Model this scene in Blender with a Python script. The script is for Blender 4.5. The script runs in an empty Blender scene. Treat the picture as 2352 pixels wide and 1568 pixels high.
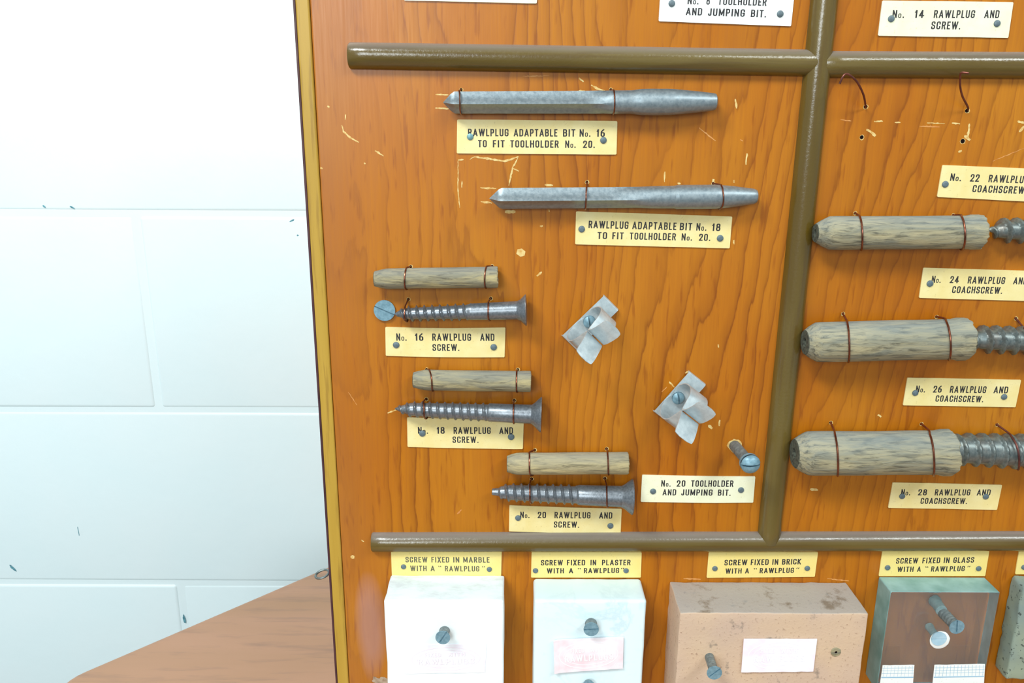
import bpy, math, random
from mathutils import Vector, Matrix, noise

# ---------------------------------------------------------------- camera, world, lights, exposure
random.seed(7)
S = bpy.context.scene
COL = S.collection
F = 1850.0                      # focal length in pixels of the 2352 px wide frame
TH = math.radians(15.26)        # pitch down
RO = math.asin(0.004)           # slight roll
D = 0.37                        # camera distance to board plane (y = 0)
H = 1.15                        # camera height
CAM = Vector((0.0, -D, H))
fw = Vector((0, math.cos(TH), -math.sin(TH)))
u0 = Vector((0, math.sin(TH), math.cos(TH)))
r0 = Vector((1, 0, 0))
rt = r0 * math.cos(RO) + u0 * math.sin(RO)
up = u0 * math.cos(RO) - r0 * math.sin(RO)
cd = bpy.data.cameras.new('camera')
cam = bpy.data.objects.new('camera', cd)
COL.objects.link(cam)
m = Matrix((rt, up, -fw)).transposed().to_4x4()
m.translation = CAM
cam.matrix_world = m
cd.sensor_width = 36
cd.lens = F / 2352 * 36
cd.clip_start = 0.01
cd.clip_end = 50
S.camera = cam

W = bpy.data.worlds.new('world')
S.world = W
W.use_nodes = True
W.node_tree.nodes['Background'].inputs[0].default_value = (0.78, 0.93, 1.0, 1)
W.node_tree.nodes['Background'].inputs[1].default_value = 0.42
S.view_settings.view_transform = 'Standard'
S.view_settings.look = 'None'
S.view_settings.exposure = 0.11
S.view_settings.gamma = 1.0
S.view_settings.use_curve_mapping = False

def area(name, loc, target, sx, sy, power, color):
    l = bpy.data.lights.new(name, 'AREA')
    l.shape = 'RECTANGLE'
    l.size, l.size_y, l.energy, l.color = sx, sy, power, color
    o = bpy.data.objects.new(name, l)
    COL.objects.link(o)
    o.location = loc
    o.rotation_euler = (Vector(target) - Vector(loc)).to_track_quat('-Z', 'Y').to_euler()
    return o
area('ceiling_tube_light_right', (1.18, -1.25, H + 1.35), (0.1, 0.1, H - 0.05), 1.3, 0.16, 19, (0.93, 1.0, 1.0))
area('ceiling_tube_light_left', (-0.62, -0.80, H + 0.98), (-0.12, 0.2, H + 0.1), 0.6, 0.25, 16.5, (0.93, 1.0, 1.0))
area('daylight_window', (-0.72, -2.3, H + 0.55), (0.0, 0.0, H), 0.8, 0.75, 22, (0.88, 0.97, 1.0))

# ---------------------------------------------------------------- helpers
def ray(px, py):
    return fw + rt * ((px - 1176) / F) - up * ((py - 784) / F)
def P(px, py, h=0.0):           # point of the plane h in front of the board seen at a pixel
    d = ray(px, py)
    return CAM + d * ((D - h) / d.y)
def T(px, py, h=0.0):           # metres per pixel there
    return (D - h) / ray(px, py).y / F

def lerp_tab(tab, x):
    if x <= tab[0][0]: return tab[0][1]
    for (a, va), (b, vb) in zip(tab, tab[1:]):
        if x <= b:
            return va + (vb - va) * (x - a) / (b - a) if b > a else vb
    return tab[-1][1]

ORG = {}
def tag(o, label=None, cat=None, group=None, kind=None):
    if label: o['label'] = label
    if cat: o['category'] = cat
    if group: o['group'] = group
    if kind: o['kind'] = kind
    return o
def thing(name, loc, label, cat, group=None, kind=None):
    o = bpy.data.objects.new(name, None)
    o.empty_display_size = 0.005
    COL.objects.link(o)
    o.location = loc
    ORG[o.name] = Vector(loc)
    return tag(o, label, cat, group, kind)
def obj(name, verts, faces, mat, parent=None, smooth=False, origin=None, mats=None, fmat=None):
    """verts in world coordinates"""
    if parent is not None:
        o0 = ORG[parent.name]
    elif origin is not None:
        o0 = Vector(origin)
    else:
        o0 = Vector((0, 0, 0))
        for v in verts: o0 += Vector(v)
        o0 /= len(verts)
    me = bpy.data.meshes.new(name)
    me.from_pydata([tuple(Vector(v) - o0) for v in verts], [], faces)
    me.update()
    for mm in (mats or [mat]): me.materials.append(mm)
    if fmat:
        for i, k in enumerate(fmat): me.polygons[i].material_index = k
    if smooth:
        me.polygons.foreach_set('use_smooth', [True] * len(me.polygons))
        try: me.set_sharp_from_angle(angle=math.radians(40))
        except Exception: pass
    o = bpy.data.objects.new(name, me)
    COL.objects.link(o)
    if parent is not None:
        o.parent = parent
    else:
        o.location = o0
    ORG[o.name] = o0
    return o

class MB:
    def __init__(s): s.v = []; s.f = []
    def add(s, v, f):
        b = len(s.v); s.v += [Vector(x) for x in v]; s.f += [tuple(i + b for i in q) for q in f]

def frame_axis(A, B, out=Vector((0, -1, 0))):
    e1 = (B - A).normalized()
    e3 = (out - e1 * out.dot(e1)).normalized()
    e2 = e1.cross(e3)
    if e2.z < 0: e2 = -e2
    return e1, e2, e3
def loft(A, B, stations, rfun, n=32, out=Vector((0, -1, 0))):
    """stations: fractions 0..1 of AB (list of s); rfun(i, s, phi) radius. phi 0 = up, 90 = towards viewer"""
    e1, e2, e3 = frame_axis(A, B, out)
    v = []; f = []
    for i, s in enumerate(stations):
        c = A + (B - A) * s
        for k in range(n):
            ph = 2 * math.pi * k / n
            r = rfun(i, s, ph)
            v.append(c + (e2 * math.cos(ph) + e3 * math.sin(ph)) * r)
    for i in range(len(stations) - 1):
        for k in range(n):
            a = i * n + k; b = i * n + (k + 1) % n
            f.append((a, b, b + n, a + n))
    f.append(tuple(range(n - 1, -1, -1)))
    f.append(tuple(range((len(stations) - 1) * n, len(stations) * n)))
    return v, f
def catmull(pts, n=8):
    pts = [Vector(p) for p in pts]
    q = [pts[0] * 2 - pts[1]] + pts + [pts[-1] * 2 - pts[-2]]
    out = []
    for i in range(1, len(q) - 2):
        for k in range(n):
            t = k / n
            a, b, c, d = q[i - 1], q[i], q[i + 1], q[i + 2]
            out.append(0.5 * ((2 * b) + (c - a) * t + (2 * a - 5 * b + 4 * c - d) * t * t + (3 * b - a - 3 * c + d) * t ** 3))
    out.append(pts[-1])
    return out
def tube(path, r, n=8):
    v = []; f = []
    N = len(path)
    prev = Vector((0.3, 0.2, 0.9))
    for i, p in enumerate(path):
        d = (path[min(i + 1, N - 1)] - path[max(i - 1, 0)]).normalized()
        a = (prev - d * prev.dot(d)).normalized()
        prev = a
        b = d.cross(a)
        for k in range(n):
            t = 2 * math.pi * k / n
            v.append(p + (a * math.cos(t) + b * math.sin(t)) * r)
    for i in range(N - 1):
        for k in range(n):
            x = i * n + k; y = i * n + (k + 1) % n
            f.append((x, y, y + n, x + n))
    f.append(tuple(range(n - 1, -1, -1)))
    f.append(tuple(range((N - 1) * n, N * n)))
    return v, f
def rbox(x0, x1, y0, y1, z0, z1, b, nx=6, ny=3, nz=6, amp=0.0, fr=80, seg=2, warp=None):
    """rounded box surface as a grid cube with optional rough displacement"""
    def axis(a, c, n):
        L = []
        for k in range(seg + 1): L.append(a + b * k / seg)
        for k in range(1, n): L.append(a + b + (c - a - 2 * b) * k / n)
        for k in range(seg + 1): L.append(c - b + b * k / seg)
        return L
    X, Y, Z = axis(x0, x1, nx), axis(y0, y1, ny), axis(z0, z1, nz)
    idx = {}; v = []; f = []
    def vid(i, j, k):
        key = (i, j, k)
        if key in idx: return idx[key]
        p = Vector((X[i], Y[j], Z[k]))
        q = Vector((min(max(p.x, x0 + b), x1 - b), min(max(p.y, y0 + b), y1 - b), min(max(p.z, z0 + b), z1 - b)))
        d = p - q
        if d.length > 1e-9:
            # push the cube surface point onto the rounded surface
            mx = max(abs(d.x), abs(d.y), abs(d.z))
            p = q + d.normalized() * b if mx > b * 0.999 else p
        if warp: p = warp(p)
        if amp:
            nn = Vector(noise.noise_vector(p * fr)) * amp + Vector(noise.noise_vector(p * fr * 3.1)) * amp * 0.5
            p = p + nn
        idx[key] = len(v); v.append(p); return idx[key]
    a, c, e = len(X) - 1, len(Y) - 1, len(Z) - 1
    for i in range(a):
        for j in range(c):
            f.append((vid(i, j, 0), vid(i, j + 1, 0), vid(i + 1, j + 1, 0), vid(i + 1, j, 0)))
            f.append((vid(i, j, e), vid(i + 1, j, e), vid(i + 1, j + 1, e), vid(i, j + 1, e)))
    for i in range(a):
        for k in range(e):
            f.append((vid(i, 0, k), vid(i + 1, 0, k), vid(i + 1, 0, k + 1), vid(i, 0, k + 1)))
            f.append((vid(i, c, k), vid(i, c, k + 1), vid(i + 1, c, k + 1), vid(i + 1, c, k)))
    for j in range(c):
        for k in range(e):
            f.append((vid(0, j, k), vid(0, j, k + 1), vid(0, j + 1, k + 1), vid(0, j + 1, k)))
            f.append((vid(a, j, k), vid(a, j + 1, k), vid(a, j + 1, k + 1), vid(a, j, k + 1)))
    return v, f

# ---------------------------------------------------------------- materials
def srgb(r, g, b):
    def c(x):
        x /= 255
        return x / 12.92 if x <= 0.04045 else ((x + 0.055) / 1.055) ** 2.4
    return (c(r), c(g), c(b), 1)
class NT:
    def __init__(s, name, rough=0.5, metal=0.0, base=(0.5, 0.5, 0.5, 1), spec=0.5):
        s.m = bpy.data.materials.new(name); s.m.use_nodes = True
        s.t = s.m.node_tree; s.p = s.t.nodes['Principled BSDF']
        s.p.inputs['Roughness'].default_value = rough
        s.p.inputs['Metallic'].default_value = metal
        s.p.inputs['Base Color'].default_value = base
        s.p.inputs['Specular IOR Level'].default_value = spec
        s.tc = s.t.nodes.new('ShaderNodeTexCoord')
    def n(s, typ, **kw):
        x = s.t.nodes.new(typ)
        for k, v in kw.items(): setattr(x, k, v)
        return x
    def l(s, a, b): s.t.links.new(a, b)
    def map(s, scale, loc=(0, 0, 0)):
        x = s.n('ShaderNodeMapping'); x.inputs['Scale'].default_value = scale; x.inputs['Location'].default_value = loc
        s.l(s.tc.outputs['Object'], x.inputs[0]); return x.outputs[0]
    def noise(s, vec, scale, detail=3, rough=0.5, dist=0.0):
        x = s.n('ShaderNodeTexNoise'); x.inputs['Scale'].default_value = scale; x.inputs['Detail'].default_value = detail
        x.inputs['Roughness'].default_value = rough; x.inputs['Distortion'].default_value = dist
        s.l(vec, x.inputs['Vector']); return x.outputs[0]
    def ramp(s, fac, stops, interp='LINEAR'):
        x = s.n('ShaderNodeValToRGB'); cr = x.color_ramp; cr.interpolation = interp
        while len(cr.elements) < len(stops): cr.elements.new(0.5)
        for e, (p, c) in zip(cr.elements, stops):
            e.position = p; e.color = c if len(c) == 4 else (*c, 1)
        s.l(fac, x.inputs[0]); return x.outputs[0]
    def mix(s, fac, a, b, mode='MIX'):
        x = s.n('ShaderNodeMix', data_type='RGBA', blend_type=mode)
        for v, i in ((fac, 0), (a, 6), (b, 7)):
            if hasattr(v, 'links'): s.l(v, x.inputs[i])
            else: x.inputs[i].default_value = v
        return x.outputs[2]
    def math(s, op, a, b=0.0, c=0.0):
        x = s.n('ShaderNodeMath', operation=op)
        for v, i in ((a, 0), (b, 1), (c, 2)):
            if hasattr(v, 'links'): s.l(v, x.inputs[i])
            else: x.inputs[i].default_value = v
        return x.outputs[0]
    def dust(s, c, topc, amt, lo=0.25, hi=0.95):  # effect of overhead light put into the colour of upward-facing sides
        g = s.n('ShaderNodeNewGeometry'); x = s.n('ShaderNodeSeparateXYZ'); s.l(g.outputs['Normal'], x.inputs[0])
        k = s.ramp(x.outputs[2], [(lo, G(0)), (hi, G(amt))])
        return s.mix(k, c, topc)
    def bump(s, h, strength=0.3, dist=0.0005):
        x = s.n('ShaderNodeBump'); x.inputs['Strength'].default_value = strength; x.inputs['Distance'].default_value = dist
        s.l(h, x.inputs['Height']); s.l(x.outputs[0], s.p.inputs['Normal'])
    def base(s, c): s.l(c, s.p.inputs['Base Color'])
    def rough(s, c): s.l(c, s.p.inputs['Roughness'])
G = lambda v: (v, v, v, 1)

# varnished board
def mat_board():
    q = NT('varnished_board_wood', 0.30, spec=0.42)
    xyz = q.n('ShaderNodeSeparateXYZ'); q.l(q.tc.outputs['Object'], xyz.inputs[0])
    n1 = q.noise(q.map((1, 1, 0.26)), 7.5, 2, 0.5)
    n2 = q.noise(q.map((1, 1, 0.30), (3, 0, 1)), 30, 3, 0.55)
    x = q.math('ADD', xyz.outputs[0], q.math('MULTIPLY', q.math('SUBTRACT', n1, 0.5), 0.20))
    x = q.math('ADD', x, q.math('MULTIPLY', q.math('SUBTRACT', n2, 0.5), 0.020))
    n4 = q.noise(q.map((1, 1, 0.16), (2, 0, 6)), 260, 3, 0.6)
    x = q.math('ADD', x, q.math('MULTIPLY', q.math('SUBTRACT', n4, 0.5), 0.0042))
    v = q.math('FRACT', q.math('MULTIPLY', x, 118.0))
    ring = q.ramp(v, [(0.0, G(0.15)), (0.10, G(0.0)), (0.45, G(0.08)), (0.84, G(0.45)), (0.955, G(1.0)), (1.0, G(0.15))])
    pres = q.ramp(q.noise(q.map((1, 1, 0.30), (7, 0, 2)), 16, 3), [(0.34, G(0.10)), (0.66, G(1.0))])
    rr = q.math('MULTIPLY', ring, pres)
    fine = q.ramp(q.noise(q.map((1, 1, 0.035)), 900, 2, 0.6), [(0.3, G(0)), (0.7, G(1))])
    blot = q.noise(q.map((1, 1, 0.4), (1, 1, 5)), 18, 3)
    basec = q.mix(q.ramp(blot, [(0.3, G(0)), (0.72, G(1))]), srgb(176, 98, 6), srgb(193, 122, 24))
    c = q.mix(q.math('MULTIPLY', rr, 0.78), basec, srgb(112, 52, 6))
    c = q.mix(q.math('MULTIPLY', fine, 0.26), c, srgb(150, 78, 10))
    sp = q.ramp(q.noise(q.map((1, 1, 0.12), (4, 4, 4)), 420, 2, 0.5), [(0.60, G(0)), (0.72, G(0.5))])
    c = q.mix(sp, c, srgb(132, 62, 8))
    # faded worn band along the left margin and pale bruised patch beside the plaster block
    wn = q.noise(q.map((1, 1, 0.4)), 40, 3)
    lx = q.math('ADD', xyz.outputs[0], q.math('MULTIPLY', wn, 0.012))
    lm = q.ramp(q.math('MULTIPLY', q.math('ADD', lx, BW / 2), 10.0), [(0.05, G(0.62)), (0.42, G(0.0))])
    c = q.mix(q.math('MULTIPLY', lm, q.ramp(wn, [(0.3, G(0.35)), (0.7, G(1))])), c, srgb(160, 104, 56))
    pz = P(852, 1440)
    dx = q.math('DIVIDE', q.math('SUBTRACT', xyz.outputs[0], pz.x - BC.x), 0.0085)
    dz = q.math('DIVIDE', q.math('SUBTRACT', xyz.outputs[2], pz.z - BC.z), 0.034)
    dd = q.math('ADD', q.math('MULTIPLY', dx, dx), q.math('MULTIPLY', dz, dz))
    pm = q.ramp(q.math('ADD', dd, q.math('MULTIPLY', q.math('SUBTRACT', wn, 0.5), 1.4)), [(0.0, G(0.55)), (1.1, G(0))])
    c = q.mix(pm, c, srgb(176, 134, 128))
    q.base(c)
    q.rough(q.math('ADD', q.math('MULTIPLY', fine, 0.08), 0.30))
    q.bump(q.math('SUBTRACT', 1.0, q.math('ADD', q.math('MULTIPLY', fine, 0.6), rr)), 0.10, 0.0001)
    return q.m

def mat_simple_wood(name, a, b, dark, sc=(0.08, 1, 1), scale=300, rough=0.45, spec=0.4, amt=0.5, coat=0, bump=0.15):
    q = NT(name, rough, spec=spec)
    n1 = q.noise(q.map(sc), scale, 4, 0.6)
    n2 = q.noise(q.map((sc[0] * 1.4, sc[1], sc[2]), (2, 2, 2)), scale * 0.22, 3)
    c = q.mix(q.ramp(n2, [(0.3, G(0)), (0.7, G(1))]), a, b)
    c = q.mix(q.math('MULTIPLY', q.ramp(n1, [(0.52, G(0)), (0.72, G(1))]), amt), c, dark)
    q.base(c)
    if coat:
        q.p.inputs['Coat Weight'].default_value = coat; q.p.inputs['Coat Roughness'].default_value = 0.15
    q.bump(n1, bump, 0.0003)
    return q.m
def mat_metal(name, a, b, rough=0.42, metal=0.75, scale=500, rust=None, bump=0.25):
    q = NT(name, rough, metal)
    n1 = q.noise(q.map((1, 1, 1)), scale, 4, 0.65)
    c = q.mix(q.ramp(n1, [(0.35, G(0)), (0.65, G(1))]), a, b)
    if rust:
        n2 = q.noise(q.map((1, 1, 1), (4, 4, 4)), scale * 0.3, 3)
        c = q.mix(q.math('MULTIPLY', q.ramp(n2, [(0.55, G(0)), (0.7, G(1))]), 0.5), c, rust)
    q.base(c)
    q.rough(q.math('ADD', q.math('MULTIPLY', n1, 0.3), rough - 0.15))
    q.bump(n1, bump, 0.0002)
    return q.m
def mat_plain(name, c, rough=0.5, metal=0.0, var=None, scale=400, spec=0.5, bump=0.0):
    q = NT(name, rough, metal, c, spec)
    if var:
        n1 = q.noise(q.map((1, 1, 1)), scale, 3)
        q.base(q.mix(q.ramp(n1, [(0.4, G(0)), (0.7, G(1))]), c, var))
        if bump: q.bump(n1, bump, 0.0002)
    return q.m

# board extent
zt0 = P(668, 0).z; 
BX0 = (P(668, 0).x + P(773, 1568).x) / 2
BX1 = BX0 + 0.62
TABLE_Z = H - 0.40
BZ0, BZ1 = TABLE_Z, H + 0.30
BW = BX1 - BX0
BC = Vector(((BX0 + BX1) / 2, 0.009, (BZ0 + BZ1) / 2))

M = {}
M['board'] = mat_board()
M['lip'] = mat_simple_wood('yellowed_edge_strip_wood', srgb(176, 138, 48), srgb(190, 152, 62), srgb(120, 84, 30), (1, 1, 0.06), 500, 0.4, 0.4, 0.5)
M['edge_dark'] = mat_simple_wood('dark_board_edge_wood', srgb(70, 40, 50), srgb(86, 52, 50), srgb(40, 24, 28), (1, 1, 0.1), 300)
def mat_rod(name, sc):
    q = NT(name, 0.2, spec=0.7)
    n1 = q.noise(q.map(sc), 350, 4, 0.6)
    n2 = q.noise(q.map(tuple(x ** 0.6 for x in sc), (1, 2, 3)), 60, 3)
    c = q.mix(q.ramp(n2, [(0.35, G(0)), (0.65, G(1))]), srgb(92, 72, 22), srgb(108, 90, 44))
    c = q.mix(q.math('MULTIPLY', q.ramp(n1, [(0.5, G(0)), (0.7, G(1))]), 0.55), c, srgb(84, 62, 30))
    q.base(c)
    c = q.dust(c, srgb(140, 134, 134), 0.62, 0.3, 0.95); q.base(c)  # ceiling reflection painted as grey on the upper side of the moulding
    n3 = q.noise(q.map((1, 1, 1)), 700, 3, 0.6)
    q.rough(q.math('ADD', q.math('MULTIPLY', n3, 0.20), 0.12))
    q.bump(q.math('ADD', n3, n1), 0.28, 0.00025)
    return q.m
M['rod_h'] = mat_rod('varnished_moulding_wood', (0.05, 1, 1))
M['rod_v'] = mat_rod('varnished_upright_moulding_wood', (1, 1, 0.05))
M['table'] = mat_simple_wood('brown_tabletop_wood', srgb(186, 136, 104), srgb(174, 128, 92), srgb(126, 96, 82), (0.12, 1, 1), 130, 0.38, 0.5, 0.45)
M['table_side'] = mat_simple_wood('dark_table_edge_wood', srgb(60, 38, 32), srgb(74, 46, 36), srgb(40, 24, 20), (0.1, 1, 1), 60)
M['steel'] = mat_metal('grey_patinated_steel', srgb(134, 146, 152), srgb(154, 164, 168), 0.42, 0.65, 600)
M['screw_steel'] = mat_metal('dull_screw_steel', srgb(112, 117, 122), srgb(136, 140, 145), 0.34, 0.65, 900)
M['coach_steel'] = mat_metal('dark_coachscrew_steel', srgb(100, 110, 110), srgb(132, 138, 134), 0.40, 0.6, 500, srgb(112, 98, 86))
M['clip'] = mat_metal('bright_tinned_sheet', srgb(176, 188, 192), srgb(202, 212, 214), 0.36, 0.35, 260, None, 0.1)
M['stub'] = mat_plain('grey_zinc_shank', srgb(104, 112, 112), 0.55, 0.15, srgb(134, 142, 140), 500)
M['pale_head'] = mat_plain('pale_blue_screw_head', srgb(170, 204, 220), 0.5, 0.1, srgb(186, 214, 228), 400)
M['blue_steel'] = mat_metal('bluish_screw_head_steel', srgb(108, 142, 156), srgb(134, 168, 182), 0.42, 0.25, 500)
M['copper'] = mat_metal('copper_wire', srgb(116, 70, 56), srgb(150, 92, 66), 0.3, 0.9, 300)
M['old_copper'] = mat_metal('dark_copper_wire', srgb(96, 58, 56), srgb(130, 76, 62), 0.42, 0.7, 300)
M['plug'] = mat_simple_wood('raw_fibre_plug', srgb(176, 166, 134), srgb(148, 148, 138), srgb(92, 92, 86), (0.10, 1, 1), 420, 0.85, 0.15, 0.65, 0, 0.6)
M['plug_warm'] = mat_simple_wood('warm_fibre_plug', srgb(184, 172, 138), srgb(160, 156, 138), srgb(106, 102, 88), (0.10, 1, 1), 420, 0.85, 0.15, 0.55, 0, 0.6)
def mat_plug(name, a, b, dark, blue):
    q = NT(name, 0.85, spec=0.15)
    n1 = q.noise(q.map((0.12, 1, 1)), 700, 4, 0.65, 0.6)
    n2 = q.noise(q.map((0.16, 1, 1), (2, 2, 2)), 210, 4, 0.6, 0.8)
    c = q.mix(q.ramp(n2, [(0.38, G(0)), (0.62, G(1))]), a, b)
    c = q.mix(q.math('MULTIPLY', q.ramp(n1, [(0.5, G(0)), (0.66, G(1))]), 0.75), c, dark)
    q.base(q.dust(c, blue, 0.42, 0.2, 0.95))  # blue-grey light from above painted onto the plug tops
    q.bump(q.math('ADD', n1, n2), 0.8, 0.0005)
    return q.m
M['plug'] = mat_plug('raw_fibre_plug', srgb(182, 166, 122), srgb(138, 132, 112), srgb(90, 84, 72), srgb(128, 134, 136))
M['plug_warm'] = mat_plug('warm_fibre_plug', srgb(196, 178, 132), srgb(158, 146, 116), srgb(106, 98, 76), srgb(140, 142, 138))
M['plug_big'] = mat_plug('weathered_fibre_plug', srgb(172, 160, 126), srgb(134, 132, 116), srgb(78, 76, 66), srgb(136, 150, 156))
M['plug_end'] = mat_plain('dark_plug_end', srgb(86, 88, 74), 0.9, 0, srgb(50, 50, 42), 700)
def mat_label(name, a, b):
    q = NT(name, 0.33, 0, a, 0.5)
    n1 = q.noise(q.map((1, 1, 1)), 90, 4, 0.6)
    n2 = q.noise(q.map((1, 1, 1), (5, 5, 5)), 1200, 2)
    c = q.mix(q.ramp(n1, [(0.35, G(0)), (0.7, G(1))]), a, b)
    c = q.mix(q.math('MULTIPLY', q.ramp(n2, [(0.66, G(0)), (0.74, G(1))]), 0.25), c, srgb(160, 140, 90))
    q.base(c); return q.m
M['cream'] = mat_label('cream_label_card', srgb(236, 213, 143), srgb(242, 224, 164))
M['yellow'] = mat_label('yellowed_label_card', srgb(242, 214, 126), srgb(240, 216, 138))
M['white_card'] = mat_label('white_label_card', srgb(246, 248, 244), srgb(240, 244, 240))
M['pale'] = mat_label('pale_label_card', srgb(240, 236, 198), srgb(246, 244, 214))
M['ink'] = mat_plain('black_printing_ink', srgb(44, 42, 44), 0.6)
M['grey_ink'] = mat_plain('faded_grey_printing_ink', srgb(92, 90, 72), 0.6)
M['pin'] = mat_plain('blue_grey_pin_metal', srgb(92, 106, 112), 0.5, 0.1, srgb(106, 122, 128), 900)
M['pin_pale'] = mat_plain('pale_blue_pin_metal', srgb(112, 152, 156), 0.42, 0.3, srgb(126, 166, 170), 900)
M['hole'] = mat_plain('dark_hole_shade', srgb(24, 12, 10), 0.9, 0, None, 1, 0.1)
M['chip'] = mat_plain('bare_chipped_wood', srgb(226, 198, 132), 0.7, 0, srgb(206, 156, 78), 700)
M['faint'] = mat_plain('faint_scratch_wood', srgb(214, 150, 84), 0.6, 0, srgb(200, 120, 50), 500)
def mat_wall():
    q = NT('white_painted_blockwork', 0.38, 0, (0.82, 0.93, 0.94, 1), 0.4)
    n1 = q.noise(q.map((1, 1, 1)), 60, 5, 0.6); n2 = q.noise(q.map((1, 1, 1)), 9, 2)
    q.base(q.mix(q.ramp(n2, [(0.3, G(0)), (0.7, G(1))]), (0.86, 0.985, 1.0, 1), (0.89, 0.99, 1.0, 1)))
    q.bump(q.math('ADD', n1, q.math('MULTIPLY', n2, 2.0)), 0.15, 0.002)
    return q.m
M['wall'] = mat_wall()
def mat_plaster():
    q = NT('white_plaster', 0.75, 0, spec=0.2)
    n1 = q.noise(q.map((1, 1, 1.0)), 60, 4, 0.6); n2 = q.noise(q.map((0.5, 1, 1), (2, 2, 2)), 150, 5, 0.7)
    c = q.mix(q.ramp(n1, [(0.4, G(0)), (0.7, G(1))]), (0.90, 0.96, 0.96, 1), (0.83, 0.91, 0.93, 1))
    d = q.mix(q.ramp(n2, [(0.45, G(0)), (0.65, G(1))]), (0.70, 0.80, 0.82, 1), (0.48, 0.52, 0.56, 1))
    q.base(q.dust(c, d, 0.6, 0.5, 0.95)); q.bump(n2, 0.2, 0.0003); return q.m  # top face painted a mottled grey, apart from the white front
M['plaster'] = mat_plaster()
def mat_marble():
    q = NT('white_veined_marble', 0.32, 0, (0.8, 0.9, 0.92, 1), 0.4)
    n1 = q.noise(q.map((1, 1, 1)), 28, 5, 0.6, 1.2)
    vein = q.ramp(n1, [(0.46, G(0)), (0.5, G(1)), (0.54, G(0))])
    n2 = q.noise(q.map((1, 1, 1), (3, 1, 2)), 16, 3)
    vein = q.math('MULTIPLY', vein, q.ramp(n2, [(0.50, G(0)), (0.68, G(0.45))]))
    c = q.mix(vein, (0.76, 0.90, 0.93, 1), (0.46, 0.62, 0.68, 1))
    n3 = q.noise(q.map((1, 1, 1)), 240, 4)
    c = q.mix(q.math('MULTIPLY', q.ramp(n3, [(0.62, G(0)), (0.76, G(1))]), 0.15), c, (0.36, 0.42, 0.42, 1))
    q.base(q.dust(c, (0.6, 0.72, 0.74, 1), 0.5, 0.5, 0.95)); return q.m  # top face painted greyer than the front
M['marble'] = mat_marble()
def mat_brick():
    q = NT('sandy_pink_brick', 0.9, 0, spec=0.15)
    n1 = q.noise(q.map((1, 1, 1)), 34, 4); n2 = q.noise(q.map((1, 1, 1)), 650, 3, 0.6); n3 = q.noise(q.map((1, 1, 1), (2, 2, 2)), 130, 4, 0.6)
    c = q.mix(q.ramp(n1, [(0.35, G(0)), (0.7, G(1))]), srgb(210, 180, 150), srgb(200, 172, 152))
    c = q.mix(q.math('MULTIPLY', q.ramp(n2, [(0.60, G(0)), (0.70, G(1))]), 0.5), c, srgb(134, 98, 80))
    c = q.mix(q.math('MULTIPLY', q.ramp(n3, [(0.63, G(0)), (0.72, G(1))]), 0.7), c, srgb(104, 98, 92))
    n5 = q.noise(q.map((1, 1, 1), (6, 1, 3)), 75, 5, 0.7)
    q.base(q.dust(c, q.mix(q.ramp(n5, [(0.56, G(0)), (0.68, G(1))]), srgb(158, 156, 152), srgb(88, 84, 74)), 0.72, 0.5, 0.95)); q.bump(n2, 0.4, 0.0004); return q.m  # top face painted greyer, with dark blotches in it
M['brick'] = mat_brick()
def mat_cement():
    q = NT('pitted_grey_cement', 0.9, 0, spec=0.15)
    n1 = q.noise(q.map((1, 1, 1)), 60, 4); n2 = q.noise(q.map((1, 1, 1)), 420, 3, 0.7)
    c = q.mix(q.ramp(n1, [(0.35, G(0)), (0.7, G(1))]), srgb(150, 158, 136), srgb(132, 146, 140))
    c = q.mix(q.ramp(n2, [(0.60, G(0)), (0.66, G(0.9))]), c, srgb(66, 72, 68))
    q.base(c); q.bump(n2, -0.5, 0.0006); return q.m
M['cement'] = mat_cement()
def mat_glass(name, frosted):
    q = NT(name, 0.02 if not frosted else 0.45)
    q.p.inputs['IOR'].default_value = 1.5
    if frosted:
        n1 = q.noise(q.map((1, 1, 1)), 90, 4)
        q.base(q.mix(q.ramp(n1, [(0.35, G(0)), (0.65, G(1))]), srgb(120, 166, 162), srgb(160, 200, 198)))
        q.p.inputs['Transmission Weight'].default_value = 0.2
    else:
        q.p.inputs['Base Color'].default_value = (0.93, 0.95, 0.97, 1)
        q.p.inputs['Transmission Weight'].default_value = 0.93
    return q.m
M['glass'] = mat_glass('clear_thick_glass', False)
M['ground_glass'] = mat_glass('ground_green_glass_side', True)
M['sticker'] = mat_plain('pale_pink_paper', srgb(248, 244, 252), 0.7, 0, srgb(244, 224, 234), 120)
M['putty'] = mat_plain('grey_putty', srgb(186, 164, 140), 0.9, 0, srgb(150, 124, 100), 600)
M['sticker_white'] = mat_plain('white_paper', srgb(246, 246, 250), 0.7, 0, srgb(240, 230, 240), 120)
M['sticker_pink'] = mat_plain('pink_paper', srgb(250, 240, 244), 0.7, 0, srgb(238, 212, 218), 110)
M['emboss_white'] = mat_plain('white_embossed_print', srgb(250, 248, 252), 0.6)
M['emboss_pink'] = mat_plain('pink_print', srgb(232, 188, 196), 0.7)
M['faint_pink'] = mat_plain('very_faint_pink_print', srgb(246, 234, 242), 0.7)
M['floor'] = mat_plain('grey_floor_vinyl', srgb(140, 136, 130), 0.5, 0, srgb(120, 118, 112), 8)

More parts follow.
